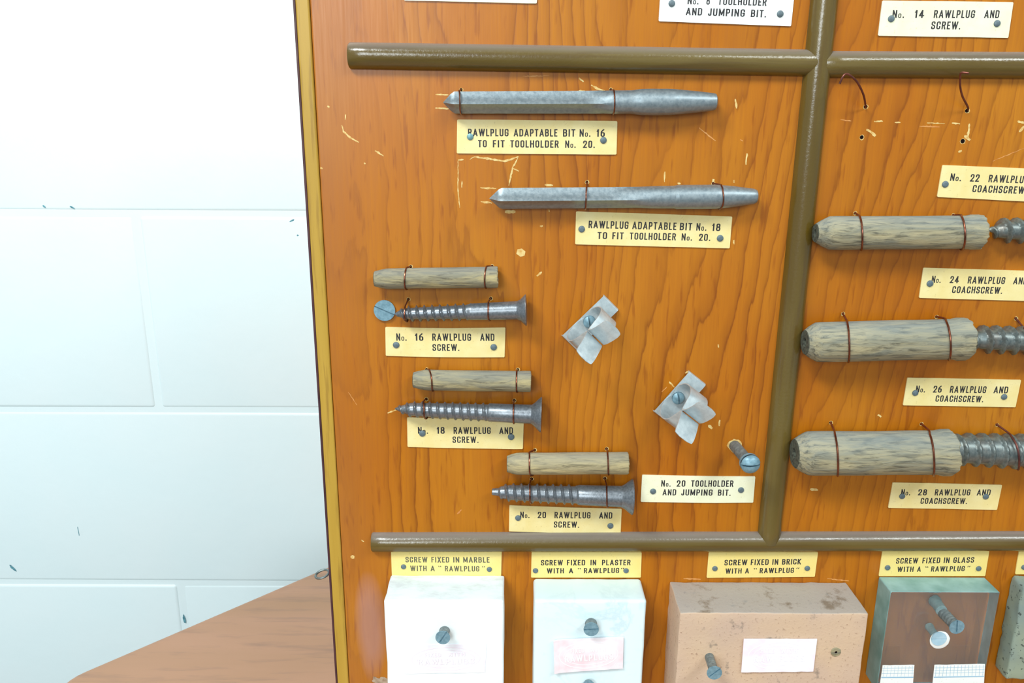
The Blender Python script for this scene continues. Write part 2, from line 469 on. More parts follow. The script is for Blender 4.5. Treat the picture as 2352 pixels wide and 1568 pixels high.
# ---------------------------------------------------------------- the setting
WY = 0.50
def wpt(px, py): return P(px, py, -WY)
fl = obj('floor', [(-2.2, -3.0, 0), (2.2, -3.0, 0), (2.2, WY + 0.1, 0), (-2.2, WY + 0.1, 0)], [(0, 1, 2, 3)], M['floor'])
tag(fl, kind='structure')
v, f = rbox(-2.2, 2.2, WY + 0.0012, WY + 0.1, 0, 2.7, 0.001, 1, 1, 1)
wall = obj('wall_back', v, f, M['wall']); tag(wall, kind='structure')
jx = wpt(338, 715).x
jz = (wpt(300, 490).z, wpt(300, 958).z, wpt(300, 1338).z)
CH = (jz[0] - jz[2]) / 2
BL = 0.450
block_mesh = None
rows = []
z = jz[2] - CH * 3
k = -3
while z + CH < 2.69:
    if z > -0.01: rows.append((k, z))
    z += CH; k += 1
v, f = rbox(-BL / 2 + 0.003, BL / 2 - 0.003, 0, 0.012, -CH / 2 + 0.002, CH / 2 - 0.002, 0.0045, 3, 1, 2, 0, 1, 4)
bme = None
for k, z in rows:
    off = 0 if k % 2 else BL / 2        # course between jz[1] and jz[0] is k = 1
    x = jx + off - BL * 4
    while x + BL < 2.19:
        if x > -2.19:
            c = Vector((x + BL / 2, WY, z + CH / 2))
            if bme is None:
                o = obj('block', [p + c for p in v], f, M['wall'], None, True, origin=c)
                bme = o.data
                o.parent = wall; o.location = c - ORG[wall.name]
            else:
                o = bpy.data.objects.new('block', bme); COL.objects.link(o)
                o.parent = wall; o.location = c - ORG[wall.name]
            o.rotation_euler = (random.uniform(-.004, .004), 0, random.uniform(-.003, .003))
        x += BL

# chips of missing paint on the wall
mb = MB()
for (px, py, a, b, t) in [(101, 474, 4, 2, 40), (166, 476, 5, 2, 30), (671, 506, 6, 2, -30), (684, 540, 2, 2, 0), (30, 1304, 9, 3, 50), (423, 1421, 11, 3, 85), (180, 1218, 13, 0.7, 88)]:
    c = wpt(px, py); c.y = WY - 0.0003
    s = (D + WY) / ray(px, py).y / F; t = math.radians(t)
    ring = []
    for i in range(10):
        an = i * math.tau / 10; q = 1 + random.uniform(-.3, .3)
        x_, z_ = math.cos(an) * a * s * q, math.sin(an) * b * s * q
        ring.append(c + Vector((x_ * math.cos(t) - z_ * math.sin(t), 0, -x_ * math.sin(t) - z_ * math.cos(t))))
    mb.add(ring, [tuple(range(10))])
M['paintchip'] = mat_plain('grey_blue_paint_chip', srgb(110, 168, 180), 0.8, 0, srgb(70, 120, 135), 300)
o = obj('paint_chips', mb.v, mb.f, M['paintchip'], wall); tag(o, kind='stuff')

# table (cut-off corner)
def tpt(px, py):
    d = ray(px, py); return CAM + d * ((TABLE_Z - H) / d.z)
c1, c2 = tpt(152, 1556), tpt(752, 1299)
dirn = (c2 - c1); tt = (WY - 0.03 - c1.y) / dirn.y
c3 = c1 + dirn * tt
poly = [(c1.x, c1.y), (c3.x, c3.y), (1.15, WY - 0.03), (1.15, -0.30), (c1.x - 0.004, -0.30)]
table = thing('table', (0.4, 0.1, 0), 'brown wooden table with a cut off corner standing before the white wall', 'table')
def prism(poly, z0, z1, bev):
    cx = sum(p[0] for p in poly) / len(poly); cy = sum(p[1] for p in poly) / len(poly)
    rp = []      # rounded corners
    n = len(poly)
    for i in range(n):
        a, b, c = (Vector((*poly[j % n], 0)) for j in (i - 1, i, i + 1))
        d1 = (a - b).normalized() * 0.012; d2 = (c - b).normalized() * 0.012
        for t in (0, .25, .5, .75, 1):
            rp.append((b + d1) * (1 - t) ** 2 + b * 2 * t * (1 - t) + (b + d2) * t * t)
    v = []; f = []; n = len(rp)
    prof = [(z0, 0.0), (z1 - bev, 0.0), (z1 - bev * 0.3, bev * 0.3), (z1, bev)]
    for (z, ins) in prof:
        for p in rp:
            d = (Vector((cx, cy, 0)) - p).normalized()
            v.append(Vector((p.x, p.y, z)) + d * ins * 1.3)
    for k in range(len(prof) - 1):
        for i in range(n):
            j = (i + 1) % n
            f.append((k * n + i, k * n + j, (k + 1) * n + j, (k + 1) * n + i))
    f.append(tuple(range(n - 1, -1, -1))); f.append(tuple(range((len(prof) - 1) * n, len(prof) * n)))
    return v, f
v, f = prism(poly, TABLE_Z - 0.028, TABLE_Z, 0.004)
obj('tabletop', v, f, M['table'], table, True)
for (lx, ly) in ((c1.x + .06, c1.y - .06), (1.08, WY - .1), (1.08, -.24), (c1.x + .06, -.24)):
    v, f = rbox(lx - .025, lx + .025, ly - .025, ly + .025, 0, TABLE_Z - .0285, .003, 1, 1, 1)
    obj('leg', v, f, M['table_side'], table)

# ---------------------------------------------------------------- display board
board = thing('display_board', (BC.x, 0.009, BZ0), 'orange varnished wooden display board with mouldings, standing upright on the brown table', 'board')
LW = (T(668, 700) * 36)
ORG['panel_origin'] = BC
v, f = rbox(BX0 + LW, BX1, 0, 0.018, BZ0, BZ1, 0.0008, 1, 1, 1)
panel = obj('panel', v, f, M['board'], None, origin=BC)
panel.parent = board; panel.location = BC - ORG[board.name]
v, f = rbox(BX0 + 0.0012, BX0 + LW - 0.00015, -0.0003, 0.018, BZ0, BZ1, 0.0008, 1, 1, 1)
obj('edge_strip', v, f, M['lip'], board); 
v, f = rbox(BX0, BX0 + 0.0012, 0.0003, 0.018, BZ0, BZ1, 0.0004, 1, 1, 1)
o = obj('edge_veneer', v, f, M['edge_dark'], board)

def half_round(A, B, r, mat, name='moulding', e0=True):
    e1 = (B - A).normalized(); out = Vector((0, -1, 0)); e2 = out.cross(e1).normalized()
    n = 20; N = max(8, int((B - A).length / 0.008))
    v = []; f = []
    st = [0, 0.0007] + [((B - A).length) * i / N for i in range(1, N)] + [(B - A).length - 0.0007, (B - A).length]
    for i, s in enumerate(st):
        k = 0.90 if i in (0, len(st) - 1) else 1.0
        c = A + e1 * s
        for j in range(n + 1):
            a = math.pi * j / n
            w = 1 + 0.010 * noise.noise(Vector((s * 45, a, A.z * 9)))
            v.append(c + e2 * math.cos(a) * r * k * w + out * math.sin(a) * r * k * w * 0.98)
        # foot
    m_ = n + 1
    for i in range(len(st) - 1):
        for j in range(n):
            f.append((i * m_ + j, i * m_ + j + 1, (i + 1) * m_ + j + 1, (i + 1) * m_ + j))
        f.append((i * m_ + n, i * m_, (i + 1) * m_, (i + 1) * m_ + n))
    f.append(tuple(range(m_ - 1, -1, -1))); f.append(tuple(range((len(st) - 1) * m_, len(st) * m_)))
    return obj(name, v, f, mat, board, True)
RR = 0.0056
half_round(P(802, 128), P(1886, 145), RR, M['rod_h'])
half_round(P(1886, 148), P(2640, 152), RR, M['rod_h'])
half_round(P(855, 1243.5), P(2700, 1240), RR * 0.95, M['rod_h'])
half_round(P(1919, -260), P(1764, 1243), RR * 1.04, M['rod_v'])

# screw eye behind the left edge
c = P(740, 1318, -0.014)
se = []
for i in range(25):
    a = i * math.tau / 24
    se.append(c + Vector((math.cos(a) * 0.0036, math.sin(a) * 0.0026, math.sin(a) * 0.0009 + math.cos(a) * .0009)))
v, f = tube(se, 0.00065, 8)
mbx = MB(); mbx.add(v, f)
v, f = tube([c + Vector((0.0036, 0, 0.0009)), c + Vector((0.0075, 0, -0.0003)), c + Vector((0.012, 0, -0.0006))], 0.0008, 8)
mbx.add(v, f)
obj('screw_eye', mbx.v, mbx.f, M['coach_steel'], board, True)

def disc(c, r, n=16, ax=1.0, wob=0.0):
    return [c + Vector((math.cos(t) * r * ax * (1 + random.uniform(-wob, wob)), 0, math.sin(t) * r * (1 + random.uniform(-wob, wob)))) for t in [math.tau * k / n for k in range(n)]]
chips = MB(); faint = MB()
def hole(px, py, r=4.2, ring=True):
    c = P(px, py); s = T(px, py)
    if ring:
        q = disc(c + Vector((s * 0.6, -0.00004, -s * 0.4)), s * (r + 1.4), 14, 1, 0.14)
        chips.add(q, [tuple(range(14))])
    # dark disc on the surface, the hole's inner shade put in its colour
    rim = disc(c + Vector((0, -0.00008, 0)), s * r, 14, 1, 0.06); v = rim + [c + Vector((0, -0.00006, 0))]
    obj('wire_hole_shade', v, [(i, (i + 1) % 14, 14) for i in range(14)], M['hole'], board)

def stroke(mbq, pts, w, hh=0.00005):
    W_ = [P(x, y) for x, y in pts]; s = T(*pts[0])
    fine = []
    for a, b in zip(W_, W_[1:]):
        n = max(2, int((b - a).length / (s * 4)))
        for k in range(n): fine.append(a.lerp(b, k / n))
    fine.append(W_[-1])
    v = []; N = len(fine)
    for i, p in enumerate(fine):
        d = (fine[min(i + 1, N - 1)] - fine[max(i - 1, 0)]).normalized()
        nn = Vector((-d.z, 0, d.x))
        k = w * s * 0.5 * (0.35 + 0.65 * math.sin(math.pi * (i + 0.6) / (N + 0.2))) * random.uniform(0.55, 1.25)
        p = p + nn * random.uniform(-0.5, 0.5) * s
        v += [p + nn * k + Vector((0, -hh, 0)), p - nn * k + Vector((0, -hh, 0))]
    mbq.add(v, [(2 * i, 2 * i + 1, 2 * i + 3, 2 * i + 2) for i in range(N - 1)])
CH_ = [([(1000, 217), (1030, 218)], 4), ([(1000, 248), (1031, 250)], 4), ([(794, 263), (793, 275)], 4), ([(785, 287), (789, 302), (803, 315), (825, 327)], 4.5),
       ([(861, 346), (881, 358)], 5), ([(1052, 368), (1052, 434), (1056, 477)], 3), ([(1052, 368), (1065, 366)], 4), ([(1079, 366), (1089, 360), (1132, 366), (1160, 370), (1191, 360)], 6),
       ([(1189, 363), (1177, 386), (1169, 426)], 4.5), ([(1177, 386), (1192, 393)], 3), ([(1061.5, 415), (1061, 431)], 3), ([(1103, 431), (1140, 433)], 4), ([(1104, 463), (1130, 466)], 4.5),
       ([(1251, 424), (1270, 426)], 7), ([(1160, 486), (1184, 486)], 8), ([(1261, 481), (1261, 486)], 4), ([(1240, 519), (1247, 519)], 5), ([(1187, 578), (1206, 582)], 16), ([(1233, 634), (1244, 624)], 5),
       ([(1527, 394), (1526, 418)], 3.5), ([(1716, 352), (1713, 378)], 4.5), ([(1639, 411), (1637, 423)], 6), ([(1556, 420), (1563, 422)], 4), ([(1686, 413), (1686, 420)], 3), ([(1685, 551), (1686, 561)], 3.5),
       ([(1330, 179), (1340, 188)], 4), ([(1358, 195), (1372, 204), (1390, 209)], 5), ([(1329, 208), (1343, 209)], 4), ([(1689, 227), (1692, 249)], 4.5),
       ([(2007, 279), (2028, 278)], 4), ([(2055, 281), (2068, 281)], 3), ([(2129, 282), (2170, 284)], 3), ([(2186, 283), (2205, 284)], 3.5), ([(1990, 297), (2000, 302), (2011, 312)], 7),
       ([(2226, 284), (2225, 301), (2222, 316)], 6), ([(2215, 311), (2228, 322)], 7), ([(2201, 349), (2209, 346)], 7), ([(2337, 278), (2356, 284)], 5), ([(2352, 290), (2341, 303)], 6),
       ([(1537, 876), (1549, 889)], 4.5), ([(1574, 857), (1583, 852)], 4), ([(1627, 976), (1636, 984)], 8), ([(1653, 964), (1652, 978)], 4), ([(1650, 791), (1650, 798)], 4),
       ([(2016, 952), (2024, 957)], 5), ([(1861, 1123), (1879, 1125)], 6), ([(805, 1278), (814, 1279)], 8), ([(752, 244), (757, 246)], 5), ([(736, 385), (741, 387)], 6), ([(836, 374), (840, 376)], 4),
       ([(890, 948), (912, 940)], 4), ([(1268, 1556), (1282, 1566)], 10), ([(830, 1240), (836, 1243)], 3)]
FA_ = [([(1930, 275), (1955, 278)], 3), ([(2112, 290), (2158, 291)], 3), ([(1605, 293), (1644, 324)], 3), ([(1640, 150), (1700, 152)], 2), ([(1200, 175), (1262, 174)], 2.5), ([(2280, 370), (2352, 340)], 2),
       ([(1700, 320), (1706, 324)], 4), ([(800, 900), (820, 930)], 2), ([(1520, 900), (1532, 888)], 3), ([(1050, 1180), (1060, 1170)], 4), ([(1800, 1285), (1860, 1290)], 2), ([(1570, 1328), (1610, 1330)], 4), ([(1900, 1328), (1950, 1334)], 4)]
for i_, (p_, w_) in enumerate(CH_): stroke(chips, p_, w_, 0.00005 + (i_ % 9) * 3e-6)
for p_, w_ in FA_: stroke(faint, p_, w_)
# dabs of putty at the foot of the plaster block
putty = MB()
for i in range(30):
    px, py = random.uniform(850, 892), random.uniform(1556, 1600)
    q = disc(P(px, py) + Vector((0, -0.00006 - i * 2e-6, 0)), T(px, py) * random.uniform(4, 9), 9, 1, 0.3); putty.add(q, [tuple(range(9))])
LOOSE_HOLES = [(1988, 245, 4.5), (2221, 254, 4.5), (1979, 315, 4.5), (2211, 324, 5)]

# ---------------------------------------------------------------- stroke lettering
SW = 0.148
R_ = 0.19
GL = {
 'A': (.54, [(0, [(0, 0), (.5, 1), (1, 0)]), (0, [(.2, .26), (.8, .26)])]),
 'B': (.46, [(1, [(0, 0, 0), (1, 0, .16), (1, .52, .16), (0, .52, 0)]), (1, [(0, .52, 0), (.93, .52, .16), (.93, 1, .16), (0, 1, 0)])]),
 'C': (.46, [(0, [(1, .72), (1, 1, R_), (0, 1, R_), (0, 0, R_), (1, 0, R_), (1, .3)])]),
 'D': (.47, [(1, [(0, 0, 0), (1, 0, R_), (1, 1, R_), (0, 1, 0)])]),
 'E': (.38, [(0, [(1, 1), (0, 1), (0, 0), (1, 0)]), (0, [(0, .52), (.8, .52)])]),
 'F': (.37, [(0, [(1, 1), (0, 1), (0, 0)]), (0, [(0, .50), (.8, .50)])]),
 'G': (.47, [(0, [(1, .72), (1, 1, R_), (0, 1, R_), (0, 0, R_), (1, 0, R_), (1, .46), (.62, .46)])]),
 'H': (.47, [(0, [(0, 0), (0, 1)]), (0, [(1, 0), (1, 1)]), (0, [(0, .52), (1, .52)])]),
 'I': (.17, [(0, [(.5, 0), (.5, 1)])]),
 'J': (.36, [(0, [(1, 1), (1, 0, R_), (0, 0, R_), (0, .2)])]),
 'K': (.48, [(0, [(0, 0), (0, 1)]), (0, [(1, 1.02), (.05, .42)]), (0, [(.3, .56), (1, -.02)])]),
 'L': (.37, [(0, [(0, 1), (0, 0), (1, 0)])]),
 'M': (.60, [(0, [(0, 0), (0, 1), (.5, .15), (1, 1), (1, 0)])]),
 'N': (.48, [(0, [(0, 0), (0, 1), (1, 0), (1, 1)])]),
 'O': (.46, [(1, [(0, 0, R_), (1, 0, R_), (1, 1, R_), (0, 1, R_)])]),
 'P': (.44, [(0, [(0, 0), (0, 1)]), (0, [(0, 1), (1, 1, .17), (1, .44, .17), (0, .44)])]),
 'R': (.46, [(0, [(0, 0), (0, 1)]), (0, [(0, 1), (.95, 1, .17), (.95, .50, .17), (0, .50)]), (0, [(.55, .5), (1, -.02)])]),
 'S': (.45, [(0, [(1, .76), (1, 1, R_), (0, 1, R_), (0, .55, R_), (1, .47, R_), (1, 0, R_), (0, 0, R_), (0, .24)])]),
 'T': (.43, [(0, [(0, 1), (1, 1)]), (0, [(.5, 0), (.5, 1)])]),
 'U': (.46, [(0, [(0, 1), (0, 0, R_), (1, 0, R_), (1, 1)])]),
 'W': (.74, [(0, [(0, 1), (.25, 0), (.5, 1), (.75, 0), (1, 1)])]),
 'X': (.48, [(0, [(0, -.05), (1, 1.05)]), (0, [(0, 1.05), (1, -.05)])]),
 '0': (.44, [(1, [(0, 0, R_), (1, 0, R_), (1, 1, R_), (0, 1, R_)])]),
 '1': (.26, [(0, [(0, .78), (.75, 1), (.75, 0)])]),
 '2': (.44, [(0, [(0, .72), (0, 1, R_), (1, 1, R_), (1, .62, .1), (0, 0), (1, 0)])]),
 '4': (.46, [(0, [(.72, 0), (.72, 1)]), (0, [(.72, 1), (0, .26), (1.1, .26)])]),
 '6': (.44, [(1, [(0, 0, R_), (1, 0, R_), (1, .56, R_), (0, .56, R_)]), (0, [(0, .3), (0, .7, .1), (.75, 1.02)])]),
 '8': (.45, [(1, [(0, 0, R_), (1, 0, R_), (1, .52, R_), (0, .52, R_)]), (1, [(.06, .54, R_), (.94, .54, R_), (.94, 1, R_), (.06, 1, R_)])]),
 'o': (.34, [(1, [(0, 0, .12), (1, 0, .12), (1, .52, .12), (0, .52, .12)])]),
 '.': (.15, [(0, [(.5, 0), (.5, .02)])]),
 '`': (.36, [(0, [(0.0, 1), (0.15, .84)]), (0, [(.8, 1), (.95, .84)])]),
 "'": (.36, [(0, [(0.2, 1), (0, .84)]), (0, [(1, 1), (.8, .84)])]),
}
def rounded(pts, closed):
    P_ = [(Vector((p[0], p[1], 0)), (p[2] if len(p) > 2 else 0)) for p in pts]
    out = []; n = len(P_)
    for i, (b, r) in enumerate(P_):
        if r <= 0 or (not closed and i in (0, n - 1)):
            out.append(b); continue
        a = P_[i - 1][0]; c = P_[(i + 1) % n][0]
        la = (a - b).length; lc = (c - b).length
        q = min(r, la * .5, lc * .5)
        p1 = b + (a - b).normalized() * q; p2 = b + (c - b).normalized() * q
        for t in (0, .25, .5, .75, 1): out.append(p1 * (1 - t) ** 2 + b * 2 * t * (1 - t) + p2 * t * t)
    cl = []
    for p in out:
        if not cl or (p - cl[-1]).length > 1e-5: cl.append(p)
    return cl
def ribbon(pts, closed, w):
    n = len(pts); v = []
    if not closed:
        pts = list(pts)
        pts[0] = pts[0] + (pts[0] - pts[1]).normalized() * w * .5
        pts[-1] = pts[-1] + (pts[-1] - pts[-2]).normalized() * w * .5
    for i in range(n):
        a = pts[i - 1] if (closed or i > 0) else None
        c = pts[(i + 1) % n] if (closed or i < n - 1) else None
        d1 = (pts[i] - a).normalized() if a is not None else None
        d2 = (c - pts[i]).normalized() if c is not None else None
        if d1 is None: d1 = d2
        if d2 is None: d2 = d1
        n1 = Vector((-d1.y, d1.x, 0)); n2 = Vector((-d2.y, d2.x, 0))
        mm = n1 + n2
        if mm.length < 1e-3: mm = n1
        mm.normalize()
        k = min(1 / max(mm.dot(n1), 0.3), 1.9)
        v += [pts[i] + mm * w * .5 * k, pts[i] - mm * w * .5 * k]
    f = [(2 * i, 2 * i + 1, 2 * i + 3, 2 * i + 2) for i in range(n - 1)]
    if closed: f.append((2 * n - 2, 2 * n - 1, 1, 0))
    return v, f
def word(mbq, txt, A, B, cap, upv, outv):
    """letters from A to B (world points on the baseline), cap height in metres"""
    gap = 0.15
    wid = []
    for ch in txt: wid.append(GL[ch][0])
    nat = sum(wid) + gap * (len(txt) - 1)
    L = (B - A).length; e = (B - A).normalized(); sx = L / nat
    x = 0.0
    lift = 0
    for ch, w in zip(txt, wid):
        sw = {'o': .10, '`': .10, "'": .10}.get(ch, SW)
        for closed, pts in GL[ch][1]:
            q = [(sw / 2 + p[0] * (w - sw), sw / 2 + p[1] * (1 - sw), *(p[2:])) for p in pts]
            rp = rounded(q, closed)
            runs = [rp]
            if not closed:          # break at very sharp corners
                runs = []; cur = [rp[0]]
                for i in range(1, len(rp) - 1):
                    cur.append(rp[i])
                    if (rp[i] - rp[i - 1]).normalized().dot((rp[i + 1] - rp[i]).normalized()) < -0.35:
                        runs.append(cur); cur = [rp[i]]
                cur.append(rp[-1]); runs.append(cur)
            for run in runs:
                lift += 1
                v, f = ribbon(run, closed, sw)
                mbq.add([A + e * ((x + p.x) * sx) + upv * (p.y * cap) + outv * (1 + (lift % 7) * 0.07) for p in v], f)
        x += w + gap

# ---------------------------------------------------------------- printed labels
LT = 0.0006
def label_card(corners, lines, pins, mat, desc, ink='ink', bow=0.0, group='printed cards pinned on the board', palepins=()):
    c = [P(x, y, LT) for x, y in corners]          # tl, tr, br, bl
    cen = sum(c, Vector((0, 0, 0))) / 4
    t = thing('printed_label', (cen.x, 0, cen.z), desc, 'label', group)
    us = [0, .006, .06] + [k / 12 for k in range(1, 12)] + [.94, .994, 1]; us = sorted(set(us))
    vs = [0, .03, .25, .5, .75, .97, 1]
    v = []; seed = random.random() * 50
    for side in (0, 1):
        for j, b in enumerate(vs):
            for i, a in enumerate(us):
                aa, bb = a, b
                if a in (0, 1) and b in (0, 1):
                    aa = .0022 if a == 0 else .9978; bb = .011 if b == 0 else .989
                p = (c[0] * (1 - aa) + c[1] * aa) * (1 - bb) + (c[3] * (1 - aa) + c[2] * aa) * bb
                p = p + Vector((0, 0, -bow * math.sin(math.pi * aa) + 0.00010 * noise.noise(Vector((aa * 5, seed, bb)))))
                p.y = -LT if side == 0 else -0.00005
                v.append(p)
    nu, nv = len(us), len(vs); f = []
    for j in range(nv - 1):
        for i in range(nu - 1):
            a = j * nu + i
            f.append((a, a + nu, a + nu + 1, a + 1))
            a += nu * nv; f.append((a, a + 1, a + nu + 1, a + nu))
    K = nu * nv
    rim = [i for i in range(nu)] + [j * nu + nu - 1 for j in range(1, nv)] + [(nv - 1) * nu + i for i in range(nu - 2, -1, -1)] + [j * nu for j in range(nv - 2, 0, -1)]
    for a, b in zip(rim, rim[1:] + rim[:1]): f.append((a, b, b + K, a + K))
    obj('card', v, f, mat, t)
    if lines:
        mbq = MB()
        for (ya, xa, yb, xb, cap, words) in lines:
            for (txt, x0, x1) in words:
                y0 = ya + (yb - ya) * (x0 - xa) / (xb - xa); y1 = ya + (yb - ya) * (x1 - xa) / (xb - xa)
                A = P(x0, y0, LT); B = P(x1, y1, LT)
                e = (B - A).normalized(); upv = Vector((-e.z, 0, e.x))
                # cap height in board metres: perspective vertical scale
                q = P(x0, y0 - cap, LT); cm = abs(q.z - A.z)
                word(mbq, txt, A, B, cm, upv, Vector((0, -0.00004, 0)))
        obj('lettering', mbq.v, mbq.f, M[ink], t)
    for k, (px, py, *rr) in enumerate(pins):
        r = (rr[0] if rr else 8.2) * 0.94 * T(px, py)
        cc = P(px, py, LT)
        a = cc + Vector((0, 0.0008, 0)); b = cc + Vector((0, -0.0007, 0))
        st = [0, .55, .6, .8, .93, 1]; rad = [1, 1, .99, .93, .72, .30]
        v, f = loft(a, b, st, lambda i, s, ph: r * rad[i], 20, Vector((0, 0, 1)))
        obj('pin', v, f, M['pin_pale'] if k in palepins else M['pin'], t, True)
    return t

NO = lambda a, b: ('No.', a, b)
label_card([(924, -84), (1238, -76), (1233, 8), (928, 1)], [], [], M['pale'], 'cream card cut off by the top edge, above the upper moulding', bow=0)
label_card([(1518, -38), (1826, -24), (1817, 60), (1513, 49)],
  [(9.5, 1579, 13.5, 1760, 17, [NO(1579, 1604), ('8', 1622, 1630), ('TOOLHOLDER', 1649, 1760)]),
   (34.5, 1575, 40, 1759, 17, [('AND', 1575, 1612), ('JUMPING', 1626, 1710), ('BIT.', 1724, 1759)])],
  [(1543, 8), (1792, 32)], M['white_card'], 'bright white card printed No. 8 toolholder and jumping bit, above the upper moulding')
label_card([(2027, 1), (2328, 5), (2316, 87), (2017, 82)],
  [(41, 2049, 41.5, 2294, 18, [NO(2049, 2076), ('14', 2100, 2121), ('RAWLPLUG', 2144, 2238), ('AND', 2260, 2294)]),
   (67, 2138, 67.5, 2205, 18, [('SCREW.', 2138, 2205)])], [(2047, 43), (2290, 54)], M['pale'], 'cream card printed No. 14 plug and screw, top right above the moulding')
label_card([(1050, 274), (1418, 278), (1416, 355), (1049, 352)],
  [(312.5, 1075, 314, 1389, 17, [('RAWLPLUG', 1075, 1168), ('ADAPTABLE', 1180, 1280), ('BIT', 1293, 1321), NO(1331, 1356), ('16', 1370, 1389)]),
   (338, 1098, 339.5, 1366, 16.5, [('TO', 1098, 1118), ('FIT', 1132, 1159), ('TOOLHOLDER', 1172, 1283), NO(1298, 1322), ('20.', 1339, 1366)])],
  [(1080, 314), (1386, 322)], M['cream'], 'cream card printed adaptable bit No. 16 below the upper drill bit', palepins=(0,))
label_card([(1323, 485), (1682, 497), (1676, 570), (1321, 561)],
  [(523.5, 1352, 530.5, 1654, 17, [('RAWLPLUG', 1351.6, 1443), ('ADAPTABLE', 1452, 1553), ('BIT', 1561, 1589), NO(1599, 1622), ('18', 1635, 1654)]),
   (548.5, 1372, 553, 1631, 16, [('TO', 1372, 1394), ('FIT', 1406, 1432), ('TOOLHOLDER', 1446, 1552), NO(1565, 1589), ('20.', 1605, 1631)])],
  [(1336, 526), (1654, 547)], M['cream'], 'cream card printed adaptable bit No. 18 below the lower drill bit')
label_card([(885, 751), (1161, 752), (1159, 820), (886, 817)],
  [(782, 910, 782.5, 1135, 16.5, [NO(910.5, 934), ('16', 953.5, 972.6), ('RAWLPLUG', 993, 1082), ('AND', 1103, 1135.5)]),
   (805.5, 993, 805.5, 1055, 15.5, [('SCREW.', 993.5, 1055)])], [(910, 792), (1134, 797)], M['cream'], 'cream card printed No. 16 plug and screw, left side of the board', bow=0.0004)
label_card([(935, 958), (1203, 964), (1201, 1031), (936, 1026)],
  [(995.5, 960, 996.5, 1178, 15.5, [NO(960, 983), ('18', 1003.5, 1021.5), ('RAWLPLUG', 1042, 1127), ('AND', 1147, 1178)]),
   (1016.6, 1040, 1016.6, 1099, 14.5, [('SCREW.', 1039.6, 1099)])], [(970, 995), (1174, 1003)], M['cream'], 'cream card printed No. 18 plug and screw, partly under the screw', bow=0.0002)
label_card([(1170, 1160), (1428, 1168), (1425.5, 1225), (1169, 1220)],
  [(1189, 1195, 1190.7, 1406, 14.5, [NO(1195, 1216), ('20', 1235, 1254), ('RAWLPLUG', 1273.5, 1356), ('AND', 1376, 1406)]),
   (1211, 1272, 1211.5, 1330, 14, [('SCREW.', 1272, 1330)])], [(1190, 1189, 7.5), (1402, 1207, 7.5)], M['cream'], 'cream card printed No. 20 plug and screw, just above the lower moulding', bow=0.0002)
label_card([(1475, 1090.6), (1735, 1093.7), (1730, 1154), (1471.6, 1152)],
  [(1117, 1518, 1117.5, 1684, 14.5, [NO(1518.6, 1540), ('20', 1554, 1573.7), ('TOOLHOLDER', 1587, 1684)]),
   (1137, 1521, 1138, 1678, 14, [('AND', 1521.6, 1552.6), ('JUMPING', 1564.5, 1636), ('BIT.', 1648.6, 1677.7)])],
  [(1500, 1128, 7.5), (1702, 1125, 7.5)], M['pale'], 'pale card printed No. 20 toolholder and jumping bit, under the round headed screw', bow=0.0003)
label_card([(2165, 379), (2470, 391), (2455, 468), (2152.5, 452)],
  [(415, 2182, 421, 2352, 17, [NO(2181.6, 2206.6), ('22', 2227.5, 2248), ('RAWLPLUG', 2269.6, 2361), ('AND', 2383, 2415)]),
   (441, 2232, 445, 2352, 16.5, [('COACHSCREW.', 2232.6, 2357)])], [(2171, 423), (2442, 435)], M['cream'], 'cream card printed No. 22 plug and coachscrew, below the two loose wires')
label_card([(2121, 614.6), (2402, 623), (2392, 692), (2111, 684)],
  [(649, 2139, 653, 2352, 16, [NO(2139, 2160), ('24', 2181, 2200.7), ('RAWLPLUG', 2222, 2307), ('AND', 2326.5, 2358)]),
   (672.5, 2186, 674.5, 2301, 15.5, [('COACHSCREW.', 2186, 2301)])], [(2136, 651), (2380, 660)], M['cream'], 'cream card printed No. 24 plug and coachscrew at the right edge')
label_card([(2084.4, 867), (2345.6, 872), (2332.7, 935), (2074, 930.6)],
  [(900.6, 2103, 903, 2314, 15.5, [NO(2102.7, 2124), ('26', 2142.6, 2162), ('RAWLPLUG', 2181, 2264), ('AND', 2281.5, 2314)]),
   (922, 2148, 923.5, 2258, 14.5, [('COACHSCREW.', 2148, 2257.6)])], [(2102, 902, 7.6), (2306, 911, 7.6)], M['cream'], 'cream card printed No. 26 plug and coachscrew in the right compartment')
label_card([(2050.7, 1107.7), (2302, 1113.3), (2290, 1170.5), (2040, 1166)],
  [(1137, 2069, 1137.5, 2274, 14, [NO(2069, 2090), ('28', 2108, 2128), ('RAWLPLUG', 2146.5, 2227.5), ('AND', 2243, 2274)]),
   (1156.5, 2113, 1157, 2221, 13.5, [('COACHSCREW.', 2113.6, 2220.6)])], [(2072, 1139, 7.4), (2264, 1140, 7.4)], M['cream'], 'cream card printed No. 28 plug and coachscrew, lowest in the right compartment')
label_card([(898, 1266), (1152.4, 1266), (1151, 1326), (900, 1323)],
  [(1291, 931, 1291.5, 1124, 12.5, [('SCREW', 931.6, 982), ('FIXED', 991, 1032), ('IN', 1041, 1055), ('MARBLE', 1064, 1124.5)]),
   (1311, 942, 1312, 1115, 12.5, [('WITH', 942.6, 980), ('A', 989, 998.6), ('`', 1007, 1014), ('RAWLPLUG', 1022, 1101), ("'", 1107, 1114)])],
  [(927, 1301, 6.6), (1124, 1307, 6.6)], M['yellow'], 'yellow card printed screw fixed in marble, below the lower moulding', ink='grey_ink')
